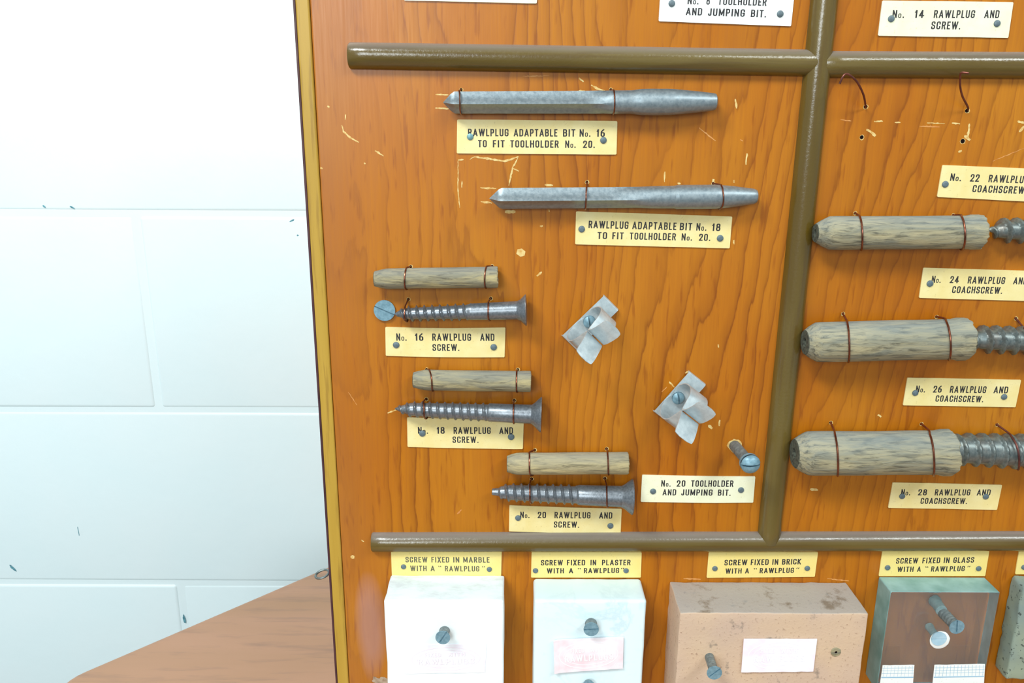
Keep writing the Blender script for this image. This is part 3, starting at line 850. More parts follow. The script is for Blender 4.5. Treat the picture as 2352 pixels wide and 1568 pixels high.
label_card([(1221, 1268), (1474, 1268), (1472, 1326), (1219.7, 1326)],
  [(1298, 1242, 1297.5, 1448, 12.5, [('SCREW', 1242.6, 1292.6), ('FIXED', 1302, 1344), ('IN', 1356, 1369), ('PLASTER', 1382.5, 1448)]),
   (1316.5, 1256, 1315.5, 1433, 12, [('WITH', 1256, 1295), ('A', 1306.6, 1316.4), ('`', 1327, 1334), ('RAWLPLUG', 1341, 1422), ("'", 1426, 1433)])],
  [(1230, 1310, 6.8), (1438, 1310, 6.8)], M['yellow'], 'yellow card printed screw fixed in plaster, above the veined block')
label_card([(1628, 1268), (1879, 1268), (1871.5, 1324.5), (1623, 1326.5)],
  [(1298, 1664, 1295.5, 1839, 12.8, [('SCREW', 1663.6, 1716), ('FIXED', 1724, 1765), ('IN', 1773.5, 1787), ('BRICK', 1796, 1839.4)]),
   (1317, 1666, 1315, 1835, 12, [('WITH', 1666, 1703), ('A', 1711, 1720), ('`', 1730.5, 1738), ('RAWLPLUG', 1744.6, 1823), ("'", 1828, 1835)])],
  [(1642, 1305, 6.8), (1854, 1304.5, 6.8)], M['yellow'], 'yellow card printed screw fixed in brick, above the brick block')
label_card([(2026.6, 1266), (2272.4, 1265), (2263, 1322.5), (2018.4, 1323)],
  [(1294, 2057, 1291.5, 2236, 12.8, [('SCREW', 2057.6, 2108), ('FIXED', 2118, 2158.6), ('IN', 2167, 2180), ('GLASS', 2189, 2236.5)]),
   (1313, 2060, 1311, 2228, 12, [('WITH', 2060.5, 2097.5), ('A', 2106, 2114.4), ('`', 2124, 2131), ('RAWLPLUG', 2138, 2215), ("'", 2220.3, 2227)])],
  [(2038.5, 1303, 6.8), (2247.5, 1305, 6.8)], M['yellow'], 'yellow card printed screw fixed in glass, above the glass block')
label_card([(2340.5, 1266), (2590, 1262), (2578, 1316), (2332, 1318.5)], [], [(2352, 1302, 6.8)], M['yellow'], 'yellow card cut off by the right edge, above the grey cement block')

# ---------------------------------------------------------------- things tied to the board
def proj(p):
    d = p - CAM; z = d.dot(fw)
    return 1176 + F * d.dot(rt) / z, 784 - F * d.dot(up) / z
def tie(hp, path, desc, mat='copper', w=1.7):
    v, f = tube(path, T(*hp) * w, 8)
    o = obj('wire_tie', v, f, M[mat], None, True)
    tag(o, desc, 'wire', 'copper tie wires round the exhibits')
    hole(*hp, 3.4)
    return o
def wrap(hp, top, mid, bot, axis, desc, mat='copper', w=1.7):
    """wire from its hole round a body: axis = (A, B, radius function of 0..1); top/mid/bot pixels give the run of the wire"""
    A, B, rf = axis
    e1, e2, e3 = frame_axis(A, B); wr = T(*hp) * w
    pts = [P(*hp, -0.0008), P(*hp, 0.0006)]
    s = 0.5
    for ph in (-12, 12, 40, 68, 95, 120, 145, 168, 186):
        if ph < 95: k = max(0, ph) / 95; tx = top[0] + (mid[0] - top[0]) * math.sin(k * math.pi / 2)
        else: k = (ph - 95) / 91; tx = mid[0] + (bot[0] - mid[0]) * (1 - math.cos(k * math.pi / 2))
        a = math.radians(ph)
        for _ in range(12):
            R = rf(s) + wr * .8
            p = A + (B - A) * s + (e2 * math.cos(a) + e3 * math.sin(a)) * R
            s += (tx - proj(p)[0]) / (proj(B)[0] - proj(A)[0])
        pts.append(p)
    c = A + (B - A) * s
    pts.append(Vector((p.x, -0.0001, c.z - rf(s) * 0.75)))
    return tie(hp, catmull(pts, 5), desc, mat, w)

def axis_body(name, A, B, hA, hB, tab, n, desc, cat, group, mat, ridge=None, pitch=None, flute=None, step=None, phase=0.0, extra=None, parts=None):
    """A, B pixels of the axis ends; tab: (px along, half px)"""
    a = P(*A, hA); b = P(*B, hB)
    Lp = math.hypot(B[0] - A[0], B[1] - A[1])
    mpp = (a - b).length / Lp
    tA = T(*A, hA); tB = T(*B, hB)
    st = set(x for x, _ in tab)
    if ridge:
        x = 0.0; end = ridge[-1][0]
        while x < end: st.add(round(x, 3)); x += pitch / 14
    if step:
        x = 0.0
        while x < Lp: st.add(round(x, 3)); x += step
    st = sorted(q for q in st if q <= Lp + 0.01)
    def rf(i, s, ph):
        x = st[i]; r = lerp_tab(tab, x)
        if ridge:
            hgt = lerp_tab(ridge, x)
            if hgt > 0:
                q = (x / pitch - ph / (2 * math.pi) + phase) % 1.0
                d = min(q, 1 - q) / 0.20
                r += hgt * max(0.0, 1 - d) ** 0.8
        if flute:
            k = lerp_tab(flute, x); p2 = ph - math.radians(98)
            dm = 1 / (abs(math.cos(p2)) + abs(math.sin(p2)))
            r *= 1 + (dm ** 1.5 - 1) * k
        if extra: r = extra(x, ph, r)
        return max(r, 0.02) * (tA + (tB - tA) * x / Lp)
    v, f = loft(a, b, [x / Lp for x in st], rf, n)
    return v, f, a, b

# drill bits
def bit(A, B, tab, flute, desc):
    R = max(t[1] for t in tab) * T(*A)
    ex = lambda x, ph, r: r * (1 + 0.012 * noise.noise(Vector((x * .05, math.cos(ph) * 2, math.sin(ph) * 2))))
    v, f, a, b = axis_body('', A, B, R * .9, R * .9, tab, 40, '', '', '', None, None, None, flute, 9, 0, ex)
    o = obj('drill_bit', v, f, M['steel'], None, True)
    tag(o, desc, 'drill bit', 'steel drill bits wired to the board')
    Lp = math.hypot(B[0] - A[0], B[1] - A[1])
    return (a, b, lambda s: lerp_tab(tab, s * Lp) * T(*A) * .97)
R1 = bit((1018, 235.5), (1646, 234), [(0, .6), (17, 19), (26, 25), (385, 26), (432, 26), (455, 29), (480, 29.5), (525, 29), (585, 23.5), (619, 19.5), (625, 18), (627.5, 14), (628, 13)],
         [(0, .9), (330, .95), (390, 0)], 'grey steel drill bit with a long flute and swollen tapered shank, upper of two')
R2 = bit((1124, 456), (1739, 451), [(0, .6), (22, 22), (30, 25), (350, 25), (425, 26), (431, 27.5), (520, 27.5), (560, 24), (607, 17.5), (613, 15), (615, 11)],
         [(0, .9), (270, .95), (370, 0)], 'grey steel drill bit with a plain tapered shank, lower of two')
wrap((1059, 206), (1054, 212), (1056, 240), (1060, 262), R1, 'copper wire loop round the pointed end of the upper drill bit')
wrap((1403, 206), (1409, 213), (1412, 240), (1407, 264), R1, 'copper wire loop round the middle of the upper drill bit')
wrap((1348, 418), (1348, 430), (1346, 452), (1344, 478), R2, 'copper wire loop round the middle of the lower drill bit')
wrap((1638, 421), (1655, 421), (1662, 448), (1650, 480), R2, 'bulging copper wire loop round the shank of the lower drill bit')

# wooden plugs
def plug(A, B, half, desc, mat, fray=0.03, taper=0.10, endr=0.62, seed=0, big=False, group='fibre wall plugs wired to the board'):
    tm = T(*A); R = half * tm
    a = P(*A, R); b = P(*B, R * 1.0)
    L = (b - a).length
    t = thing('wall_plug', ((a + b) / 2), desc, 'wall plug', group)
    prof = [(0.05, .02), (0.05, .20), (0.0, .24), (0.0, endr * .95), (0.004, endr)]
    q = taper
    prof += [(q * .5, endr + (1 - endr) * .52), (q, .985)]
    N = 26
    prof += [(q + (0.975 - q) * k / N, 1.0) for k in range(1, N + 1)]
    prof += [(0.992, 1.0), (1.0, .97), (1.0, .30), (0.97, .26), (0.97, .02)]
    n = 44
    def rf(i, s, ph):
        r = prof[i][1] * R
        if prof[i][1] > .5:
            r *= 1 + 0.028 * noise.noise(Vector((s * 4, math.cos(ph) * 1.3 + seed, math.sin(ph) * 1.3))) + 0.022 * noise.noise(Vector((s * 2.5, math.cos(ph) * 7 + seed, math.sin(ph) * 7)))
            if s > .93: r *= 1 + fray * (1 + noise.noise(Vector((seed, math.cos(ph) * 5, math.sin(ph) * 5))))
        return r
    e1, e2, e3 = frame_axis(a, b)
    v = []; f = []
    for i, (s, _) in enumerate(prof):
        for k in range(n):
            ph = math.tau * k / n
            ds = 0.0
            if s > .99: ds = 0.9 * R / L * fray * 3 * noise.noise(Vector((seed + 3, math.cos(ph) * 4, math.sin(ph) * 4)))
            c = a + (b - a) * (s + ds)
            v.append(c + (e2 * math.cos(ph) + e3 * math.sin(ph)) * rf(i, s, ph))
    for i in range(len(prof) - 1):
        for k in range(n):
            x = i * n + k; y = i * n + (k + 1) % n
            f.append((x, y, y + n, x + n))
    f.append(tuple(range(n - 1, -1, -1))); f.append(tuple(range((len(prof) - 1) * n, len(prof) * n)))
    body_f = f[4 * n:-2]
    obj('body', v, f[4 * n:len(f) - 2 - n * 4] , M[mat], t, True)
    obj('bored_end', v, f[:4 * n] + f[-2:-1], M['plug_end'], t, False)
    obj('split_end', v, f[len(f) - 2 - n * 4:-2] + f[-1:], M[mat], t, False)
    return (a, b, lambda s: R)
Rp = plug((860, 640.5), (1143, 636), 23.5, 'small fibre plug, uppermost of the three small ones', 'plug', .04, .10, .74, 1)
wrap((943, 612), (934, 617), (929, 638), (935, 663), Rp, 'copper wire loop, left one on the uppermost small plug')
wrap((1130, 611), (1118, 616), (1113, 637), (1117, 660), Rp, 'copper wire loop, right one on the uppermost small plug')
Rp = plug((949, 872), (1219, 876), 23.5, 'small fibre plug, middle one of the three small ones', 'plug', .015, .10, .74, 2)
wrap((980, 848), (985, 853), (992, 874), (996, 896), Rp, 'copper wire loop, left one on the middle small plug')
wrap((1189, 848), (1187, 854), (1186, 875), (1189, 898), Rp, 'copper wire loop, right one on the middle small plug')
Rp = plug((1164, 1065), (1442, 1063), 25, 'small pale fibre plug, lowest of the three small ones', 'plug_warm', .02, .08, .74, 3)
wrap((1228, 1033), (1216, 1042), (1216, 1063), (1226, 1089), Rp, 'copper wire loop, left one on the lowest small plug')
wrap((1393, 1030), (1395, 1042), (1397, 1063), (1399, 1088), Rp, 'copper wire loop, right one on the lowest small plug')
Rp = plug((1872, 535), (2250, 533), 37, 'large weathered fibre plug, thinnest and uppermost of three in the right compartment', 'plug_big', .05, .085, .56, 4)
wrap((1964, 489), (1973, 503), (1981, 530), (1977, 571), Rp, 'copper wire loop near the bored end of the uppermost large plug', 'copper', 2.2)
wrap((2189, 494), (2206, 500), (2217, 530), (2206, 569), Rp, 'copper wire loop near the split end of the uppermost large plug', 'copper', 2.2)
Rp = plug((1848, 786), (2219, 778), 45, 'large weathered fibre plug, middle one of three in the right compartment', 'plug_big', .05, .075, .62, 5)
wrap((1936, 720), (1945, 741), (1951, 780), (1947, 827), Rp, 'copper wire loop near the bored end of the middle large plug', 'copper', 2.2)
wrap((2151, 727), (2170, 740), (2184, 778), (2177, 822), Rp, 'copper wire loop near the split end of the middle large plug', 'copper', 2.2)
Rp = plug((1824, 1041), (2181, 1039), 49, 'thickest weathered fibre plug, lowest of three in the right compartment', 'plug_big', .045, .085, .66, 6)
wrap((1908, 970), (1916, 992), (1925, 1035), (1923, 1086), Rp, 'copper wire loop near the bored end of the lowest large plug', 'copper', 2.2)
wrap((2116, 973), (2133, 992), (2146, 1032), (2143, 1084), Rp, 'copper wire loop near the split end of the lowest large plug', 'copper', 2.2)

# screws
def wood_screw(A, B, hA, hB, tab, ridge, pitch, desc, phase, mat='screw_steel', n=36):
    v, f, a, b = axis_body('', A, B, hA, hB, tab, n, '', '', '', None, ridge, pitch, None, None, phase)
    # split faces: shank+thread body and head
    o = thing('wood_screw', (a + b) / 2, desc, 'screw', 'large countersunk screws wired to the board')
    st = sorted(set([x for x, _ in tab]))
    total = len(f)
    # stations count
    ns = len(v) // n
    hs = None
    # head starts at the 5th entry from the end of the table
    hx = tab[-5][0]; Lp = math.hypot(B[0] - A[0], B[1] - A[1])
    e = (b - a)
    cut = None
    for i in range(ns):
        c = sum((v[i * n + k] for k in range(n)), Vector((0, 0, 0))) / n
        if (c - a).length / e.length * Lp >= hx - 0.5:
            cut = i; break
    obj('threaded_shank', v, f[:cut * n] + [f[-2]], M[mat], o, True)
    obj('head', v, f[cut * n:-2] + [f[-1]], M[mat], o, True)
    mp = T(*A)
    return (a, b, lambda s: (lerp_tab(tab, s * Lp) + lerp_tab(ridge, s * Lp) * .7) * mp)
s = T(1000, 720)
W16 = wood_screw((906, 721), (1209, 712), 20 * s, 37 * s, [(0, 1), (10, 7), (20, 11), (30, 13), (165, 16), (176, 19), (240, 20.5), (282, 21.5), (290, 25), (301, 36), (303, 36.5), (304.8, 35)],
           [(0, 0), (12, 3), (25, 6.5), (160, 5), (180, 0)], 18, 'grey countersunk screw tilted above the No. 16 card, its point beside a round screw head', 0.1)
s = T(1000, 950)
W18 = wood_screw((907, 938), (1245, 952), 19 * s, 41 * s, [(0, 1), (10, 6), (22, 10), (38, 15), (120, 17), (214, 18.5), (218, 21), (270, 21.5), (314, 22), (320, 26), (334, 40), (337, 41), (338.8, 39.5)],
           [(0, 0), (8, 3), (20, 4.5), (205, 4), (218, 0)], 17.6, 'grey countersunk screw overlapping the top of the No. 18 card', 0.4)
s = T(1300, 1130)
W20 = wood_screw((1130, 1129), (1454, 1141), 22 * s, 41 * s, [(0, 6), (1, 7.5), (15, 9), (20, 13), (40, 17), (195, 19.5), (200, 23), (250, 23.5), (298, 24.5), (305, 28), (320, 40), (322, 41), (324.2, 39.5)],
           [(0, 0), (17, 0), (25, 5), (188, 5), (200, 0)], 18.3, 'grey blunt ended countersunk screw above the No. 20 plug and screw card', 0.25)
wrap((938, 687), (931, 702), (929, 722), (936, 743), W16, 'copper wire loop round the threads of the tilted uppermost screw')
wrap((1127, 685), (1122, 698), (1121, 714), (1125, 738), W16, 'copper wire loop round the smooth shank of the tilted uppermost screw')
wrap((979, 916), (973, 928), (974, 940), (981, 959), W18, 'copper wire loop round the threads of the screw overlapping its card')
wrap((1181, 919), (1180, 930), (1179, 947), (1181, 971), W18, 'copper wire loop round the smooth shank of the screw overlapping its card')
wrap((1221, 1099), (1217, 1112), (1217, 1130), (1223, 1149), W20, 'copper wire loop round the threads of the blunt ended screw')
wrap((1389, 1098), (1393, 1112), (1394, 1135), (1397, 1164), W20, 'copper wire loop round the smooth shank of the blunt ended screw')

def coach(A, B, h, tab, ridge, pitch, desc, phase):
    v, f, a, b = axis_body('', A, B, h, h, tab, 40, '', '', '', None, ridge, pitch, None, 12, phase)
    o = thing('coach_screw', (a + b) / 2, desc, 'screw', 'dark coachscrews at the right edge')
    obj('threaded_shank', v, f, M['coach_steel'], o, True)
    e1, e2, e3 = frame_axis(a, b); R = tab[-1][1] * T(*B, h) * 1.25
    v = []
    for d_, k in ((0, .96), (.0008, 1), (.0052, 1), (.006, .94)):
        for q in range(4):
            an = math.radians(45 + 90 * q); v.append(b + e1 * d_ + (e2 * math.cos(an) + e3 * math.sin(an)) * R * k)
    f = [(3, 2, 1, 0), (12, 13, 14, 15)] + [(i * 4 + k, i * 4 + (k + 1) % 4, i * 4 + 4 + (k + 1) % 4, i * 4 + 4 + k) for i in range(3) for k in range(4)]
    obj('square_head', v, f, M['coach_steel'], o)
    return (a, b, lambda q: (lerp_tab(tab, q * 320) + 5) * T(*A))
s = T(2300, 528)
coach((2255, 527), (2530, 536), 31 * s, [(0, 1), (15, 3), (26, 7), (40, 17), (60, 20), (200, 22), (210, 28), (275, 28)], [(0, 0), (16, 1), (28, 7), (46, 11), (190, 9), (205, 0)], 29, 'dark thin pointed coachscrew beside the plug above the No. 24 card', .35)
s = T(2300, 780)
C26 = coach((2214, 777), (2530, 790), 35 * s, [(0, 9), (12, 10), (22, 16), (40, 23), (220, 26), (230, 34), (316, 34)], [(0, 0), (14, 2), (30, 9), (46, 11), (215, 9), (225, 0)], 29.5, 'dark coachscrew touching the plug above the No. 26 card', .55)
s = T(2300, 1030)
C28 = coach((2172, 1030), (2530, 1044), 44 * s, [(0, 28), (14, 29), (30, 31), (250, 36), (260, 42), (358, 42)], [(0, 0), (12, 3), (30, 8), (245, 8), (255, 0)], 30, 'thickest coachscrew, grey green, beside the plug above the No. 28 card', .2)
wrap((2290, 975), (2318, 998), (2341, 1035), (2336, 1078), C28, 'dark copper wire loop round the thickest, lowest coachscrew', 'old_copper', 2.2)
wrap((2333, 731), (2350, 750), (2368, 785), (2362, 812), C26, 'dark copper wire loop round the middle coachscrew, at the right edge', 'old_copper', 2.2)

# loose wires
def loose(pts, desc, w=2.3):
    v, f = tube(catmull([P(*p) for p in pts], 8), T(*pts[0][:2]) * w, 8)
    o = obj('loose_wire', v, f, M['old_copper'], None, True)
    tag(o, desc, 'wire', 'loose bent wires left in their holes')
loose([(1987, 248, -.0006), (1988, 243, .002), (1983, 217, .008), (1969, 189, .013), (1953.5, 174, .015), (1943, 170, .0155), (1935.5, 177, .0155), (1928.5, 192.6, .015)], 'loose wire hooked over to the left beside the upright moulding')
loose([(2222, 256, -.0006), (2223, 246, .002), (2211, 222, .007), (2205.6, 199, .011), (2205.6, 176, .014), (2208.6, 167, .0155), (2225, 168, .0175)], 'loose wire bent sharply right in front of the upper right moulding')
for q in LOOSE_HOLES: hole(*q)
obj('putty_smear', putty.v, putty.f, M['putty'], board)
chp = obj('chipped_varnish', chips.v, chips.f, M['chip'], board); tag(chp, kind='stuff')
chf = obj('faint_scratches', faint.v, faint.f, M['faint'], board); tag(chf, kind='stuff')

# slotted heads
def slotted(t, c, n, R, thick, slot_ang, mat, dome=0.0, slot=.14, depth=.35, under=.5, shaft_to=None, rs=None, shaft_mat=None, ridge=None):
    """c: centre of the rim plane; n: outward axis; head part and shaft part under thing t"""
    n = n.normalized()
    a = Vector((1, 0, 0)) - n * n.x; a.normalize(); b = n.cross(a)
    ca, sa = math.cos(slot_ang), math.sin(slot_ang)
    ex = a * ca + b * sa; ey = b * ca - a * sa       # slot runs along ey
    w = slot * R
    xs = [-R * math.cos(math.pi * k / 16) for k in range(17)]
    xs = sorted([x for x in xs if abs(x) > w * 1.15] + [-w, -w * .98, w * .98, w])
    ny = 14; v = []; f = []
    for x in xs:
        hw = math.sqrt(max(R * R - x * x, 0))
        for j in range(ny + 1):
            y = -hw * math.cos(math.pi * j / ny)
            rr = math.sqrt(x * x + y * y) / R
            z = dome * R * (math.sqrt(max(0, 1 - rr * rr * .92)))
            if abs(x) < w: z = (z if dome else 0) * .35 - depth * thick
            v.append(c + ex * x + ey * y + n * z)
    m_ = ny + 1
    for i in range(len(xs) - 1):
        for j in range(ny): f.append((i * m_ + j, (i + 1) * m_ + j, (i + 1) * m_ + j + 1, i * m_ + j + 1))
    # rim skirt
    K = len(v); N = 28
    for d_, k in ((0, 1), (thick * (.25 if not dome else .6), 1.0), (thick, under)):
        for q in range(N):
            an = math.tau * q / N; v.append(c - n * (d_ + 0.00001) + (ex * math.cos(an) + ey * math.sin(an)) * R * k)
    for i in range(2):
        for q in range(N):
            p, r_ = K + i * N + q, K + i * N + (q + 1) % N
            f.append((p, r_, r_ + N, p + N))
    obj('head', v, f, mat, t, True)
    if shaft_to is not None:
        e = shaft_to; s0 = c - n * thick * .8; Ls = (s0 - e).length; ns = 30
        def rf(i, s, ph):
            r = rs
            if ridge: 
                q = (s * Ls / (rs * .8) + ph / math.tau) % 1; r *= 1 + ridge * max(0, 1 - min(q, 1 - q) / .3)
            return r
        v, f = loft(e, s0, [k / ns for k in range(ns + 1)], rf, 20, Vector((0.1, 0.2, 1)))
        obj('shank', v, f, shaft_mat or mat, t, True)
out = Vector((0, -1, 0))

# flat head beside the No.16 screw point
c = P(883, 713, 0.0012)
t = thing('screw', (c.x, 0, c.z), 'flat round slotted screw head driven flush into the board beside the No. 16 screw point', 'screw')
slotted(t, c, out, 24.5 * T(883, 713), 0.0011, math.radians(66), M['blue_steel'], 0, .055, .7, .9)
# round headed screw above the No. 20 toolholder label
hb = 0.024
c = P(1724, 1066, hb)
t = thing('round_head_screw', P(1688, 1022), 'long round headed slotted screw standing out of the board above the No. 20 toolholder card', 'screw')
slotted(t, c + Vector((0, 0.001, 0)), (c - P(1688, 1022, 0)).normalized(), 22.5 * T(1724, 1066, hb), 0.0028, math.radians(93), M['blue_steel'], .78, .09, .3, .55, P(1686, 1022, -0.0005), 12.5 * T(1700, 1040, .01), M['stub'], .07)
mb = MB(); q = disc(P(1687, 1023) + Vector((0, -0.00012, 0)), T(1686, 1024) * 15.5, 18, 1, .16); mb.add(q, [tuple(range(18))])
o = obj('chipped_hole_rim', mb.v, mb.f, M['chip'], board)

# spring clips
def clip(near_top, near_bot, far_mid, desc, dl=0.0, squash=1.0):
    A = P(*near_top, .002); B = P(*near_bot, .002)
    Ld = (A - B); Lh = Ld.length / 2; Ld.normalize()
    mid = (A + B) / 2
    Wd = Vector((Ld.z, 0, -Ld.x))      # towards lower right
    wid = (P(*far_mid, .002) - mid).dot(Wd)
    sc = Lh / 0.0135
    t = thing('spring_clip', (mid + Wd * wid / 2).xz.to_3d(), desc, 'clip', 'sheet metal spring clips')
    t.location = Vector((mid.x + Wd.x * wid / 2, 0, mid.z + Wd.z * wid / 2)); ORG[t.name] = t.location.copy()
    def strip(name, prof, w0, w1, widths=None, thick=0.0005, mat=None):
        pts = [Vector((a, b, 0)) for a, b in prof]
        q = catmull(pts, 12)
        N = len(q); v = []; f = []
        for i, p in enumerate(q):
            d = (q[min(i + 1, N - 1)] - q[max(i - 1, 0)]).normalized()
            nn = Vector((-d.y, d.x, 0))
            x = i / (N - 1)
            k = lerp_tab(widths, x) if widths else 1.0
            ctr = (w0 + w1) / 2; hw = (w1 - w0) / 2 * k
            for off in (0, thick):
                pp = p + nn * off / sc
                for ww in (ctr - hw, ctr + hw):
                    v.append(Vector((mid.x, 0, mid.z)) + Ld * pp.x * sc + Wd * ww + Vector((0, -1, 0)) * pp.y * sc)
        for i in range(N - 1):
            a = i * 4; b = a + 4
            f += [(a, a + 1, b + 1, b), (a + 2, b + 2, b + 3, a + 3), (a, b, b + 2, a + 2), (a + 1, a + 3, b + 3, b + 1)]
        f += [(0, 2, 3, 1), ((N - 1) * 4, (N - 1) * 4 + 1, (N - 1) * 4 + 3, (N - 1) * 4 + 2)]
        return obj(name, v, f, mat or M['clip'], t, True)
    mm = 0.001
    strip('base_plate', [(13.5 * mm, .1 * mm), (13.3 * mm, 1.4 * mm), (12.2 * mm, 2.1 * mm), (6 * mm, 2.2 * mm), (0, 2.2 * mm), (-6 * mm, 2.2 * mm), (-12.2 * mm, 2.1 * mm), (-13.3 * mm, 1.4 * mm), (-13.5 * mm, .1 * mm)], 0, wid)
    sp = squash
    strip('spring_arm', [(1 * mm, 2.7 * mm), (5.5 * mm, 3.3 * mm), (8.8 * mm, 9 * mm), (9.6 * mm, 16 * mm), (7.6 * mm, 21.5 * mm), (3.5 * mm, 24.5 * mm), ((.5 + dl) * mm, 27 * mm), ((2.2 + dl) * mm, 30.5 * mm), ((5.6 + dl) * mm, 33.5 * mm), ((8.6 + dl) * mm, 35 * mm), ((9.9 + dl) * mm, 35.4 * mm)],
          wid * .02, wid * .98, [(0, .9), (.05, 1), (.86, 1), (.93, .93), (.965, .80), (.985, .62), (1, .36)])
    strip('spring_arm', [(-1 * mm, 2.7 * mm), (-6.5 * mm, 3.0 * mm), (-10.2 * mm, 8 * mm), (-10.4 * mm, 15 * mm), (-8.2 * mm, 21.5 * mm), (-3.5 * mm, 24.8 * mm), ((-.5 + dl) * mm, 27 * mm), ((-2 + dl) * mm, 30.5 * mm), ((-4.8 + dl) * mm, 34.5 * mm), ((-7.6 + dl) * mm, 37.5 * mm), ((-8.6 + dl) * mm, 38.2 * mm)],
          wid * .02, wid * .98, [(0, .9), (.05, 1), (.86, 1), (.93, .93), (.965, .80), (.985, .62), (1, .36)])
    return t, mid + Wd * wid * .5
clip((1388, 678), (1290, 772), (1373, 757), 'sheet metal spring clip with closed pointed jaws, upper left of two')
clip((1584, 853), (1501, 946), (1580, 930), 'sheet metal spring clip with wider open jaws, lower right of two', .0)
for (px, py, d_) in ((1354, 739, 'slotted round screw head holding the upper spring clip'), (1558, 914, 'slotted round screw head holding the lower spring clip')):
    c = P(px, py, .0040)
    t = thing('clip_screw', (c.x, 0, c.z), d_, 'screw', 'screws inside the spring clips')
    slotted(t, c, out, 14.5 * T(px, py), 0.0012, math.radians(10), M['blue_steel'], .55, .12, .4, .8, Vector((c.x, 0.001, c.z)), .0016, M['blue_steel'])

# ---------------------------------------------------------------- sample blocks on the lower shelf area
def front_quad(corners, h, dy):
    return [P(x, y, h) + Vector((0, -dy, 0)) for x, y in corners]
def sticker(parent, corners, h, mat, printmat, text=True, rays=True, raised=0.0003, curl=0.0, grid=0):
    c = front_quad(corners, h, raised)
    nu, nv = 12, 6; v = []
    def pt(a, b, d=0.0):
        p = (c[0] * (1 - a) + c[1] * a) * (1 - b) + (c[3] * (1 - a) + c[2] * a) * b
        return p + Vector((0, -d - curl * (max(0, .12 - a) / .12) ** 2, 0))
    for s_ in (0, 1):
        for j in range(nv + 1):
            for i in range(nu + 1):
                a, b = i / nu, j / nv
                p = pt(a, b)
                if j in (0, nv): p = p + Vector((0, 0, .0002 * noise.noise(Vector((a * 9, b * 3, h * 100)))))
                if s_: p = p + Vector((0, raised * .9, 0))
                v.append(p)
    f = []; K = (nu + 1) * (nv + 1)
    for j in range(nv):
        for i in range(nu):
            a = j * (nu + 1) + i; f.append((a, a + nu + 1, a + nu + 2, a + 1)); a += K; f.append((a, a + 1, a + nu + 2, a + nu + 1))
    rim = [i for i in range(nu + 1)] + [j * (nu + 1) + nu for j in range(1, nv + 1)] + [nv * (nu + 1) + i for i in range(nu - 1, -1, -1)] + [j * (nu + 1) for j in range(nv - 1, 0, -1)]
    for a, b in zip(rim, rim[1:] + rim[:1]): f.append((a, b, b + K, a + K))
    st = obj('sticker_or_glint', v, f, mat, parent)  # paper on the opaque blocks, painted reflection on the glass one
    mb = MB()
    for k in range(grid):
        a = (k + .5) / grid
        mb.add([pt(a, .02, .00008), pt(a + .006, .02, .00008), pt(a + .006, .34, .00008), pt(a, .34, .00008)], [(0, 1, 2, 3)])
    if grid:
        for b, w in ((.08, .008), (.16, .008), (.24, .008), (.35, .03)):
            mb.add([pt(.01, b, .0001), pt(.99, b, .0001), pt(.99, b + w, .0001), pt(.01, b + w, .0001)], [(0, 1, 2, 3)])
    for rx, ry, w in (((.43, .42, .012), (.36, .31, .008)) if text else ()):
        ring = []; n = 48
        for k in range(n):
            an = math.tau * k / n
            ring.append(pt(.5 + rx * math.cos(an), .5 + ry * math.sin(an), .00008)); ring.append(pt(.5 + (rx - w) * math.cos(an), .5 + (ry - w * 2.2) * math.sin(an), .00008))
        mb.add(ring, [(2 * k, 2 * k + 1, (2 * k + 3) % (2 * n), (2 * k + 2) % (2 * n)) for k in range(n)])
    if rays:
        for k in range(9):
            b = .80 + .02 * k; a = .80 + .022 * k
            mb.add([pt(a, .97, .00008), pt(a + .008, .97, .00008), pt(min(.97, a + .008 + .10), .80 + .012 * k, .00008), pt(min(.97, a + .10), .80 + .012 * k, .00008)], [(0, 1, 2, 3)])
    if text:
        for (tx, a0, a1, b, cap) in (('FIXED', .24, .44, .41, .13), ('WITH', .52, .74, .41, .13), ('RAWLPLUGS', .16, .86, .68, .19)):
            A, B = pt(a0, b, .0001), pt(a1, b, .0001); cm = (pt(a0, b) - pt(a0, b - cap)).length
            e = (B - A).normalized(); word(mb, tx, A, B, cm, Vector((-e.z, 0, e.x)), Vector((0, -0.00006, 0)))
    obj('lettering' if text else 'glint_grid', mb.v, mb.f, printmat, st)
    return st
def zb(py, h=0): return P(1176, py, h).z

def sample_block(name, bx0, bx1, ytop, ybot, h, bev, mat, desc, cat, amp=.0003, fr=150, warp=None, nx=10, nz=8):
    x0, x1 = P(bx0, ytop).x, P(bx1, ytop).x
    z1, z0 = P((bx0 + bx1) / 2, ytop).z, P((bx0 + bx1) / 2, ybot).z
    t = thing(name, ((x0 + x1) / 2, 0, z0), desc, cat, 'sample blocks fixed along the foot of the board')
    v, f = rbox(x0, x1, -h, -0.0001, z0, z1, bev, nx, 3, nz, amp, fr, 3, warp)
    o = obj('block', v, f, mat, t, True)
    return t, o, (x0, x1, z0, z1)
H1 = .0235
t1, _, e1_ = sample_block('plaster_block', 898, 1158, 1319, 1590, H1, .0012, M['plaster'], 'chalky white block with a faint sticker, leftmost of the row, under the marble card', 'block', .00035, 110)
sticker(t1, [(933, 1481), (1118, 1477), (1114, 1543), (930, 1546)], H1, M['sticker_white'], M['faint_pink'], True, False)
H2 = .0205
t2, _, _ = sample_block('marble_block', 1225, 1471, 1326, 1592, H2, .0018, M['marble'], 'smooth white block with grey veins and a pink sticker, under the plaster card', 'block', .00018, 90)
sticker(t2, [(1271, 1468), (1432, 1461), (1430, 1532), (1273, 1543)], H2 + .0006, M['sticker_pink'], M['emboss_white'], True, True, .0009, .0008)
H3 = .0275
bz = P(1700, 1560).z
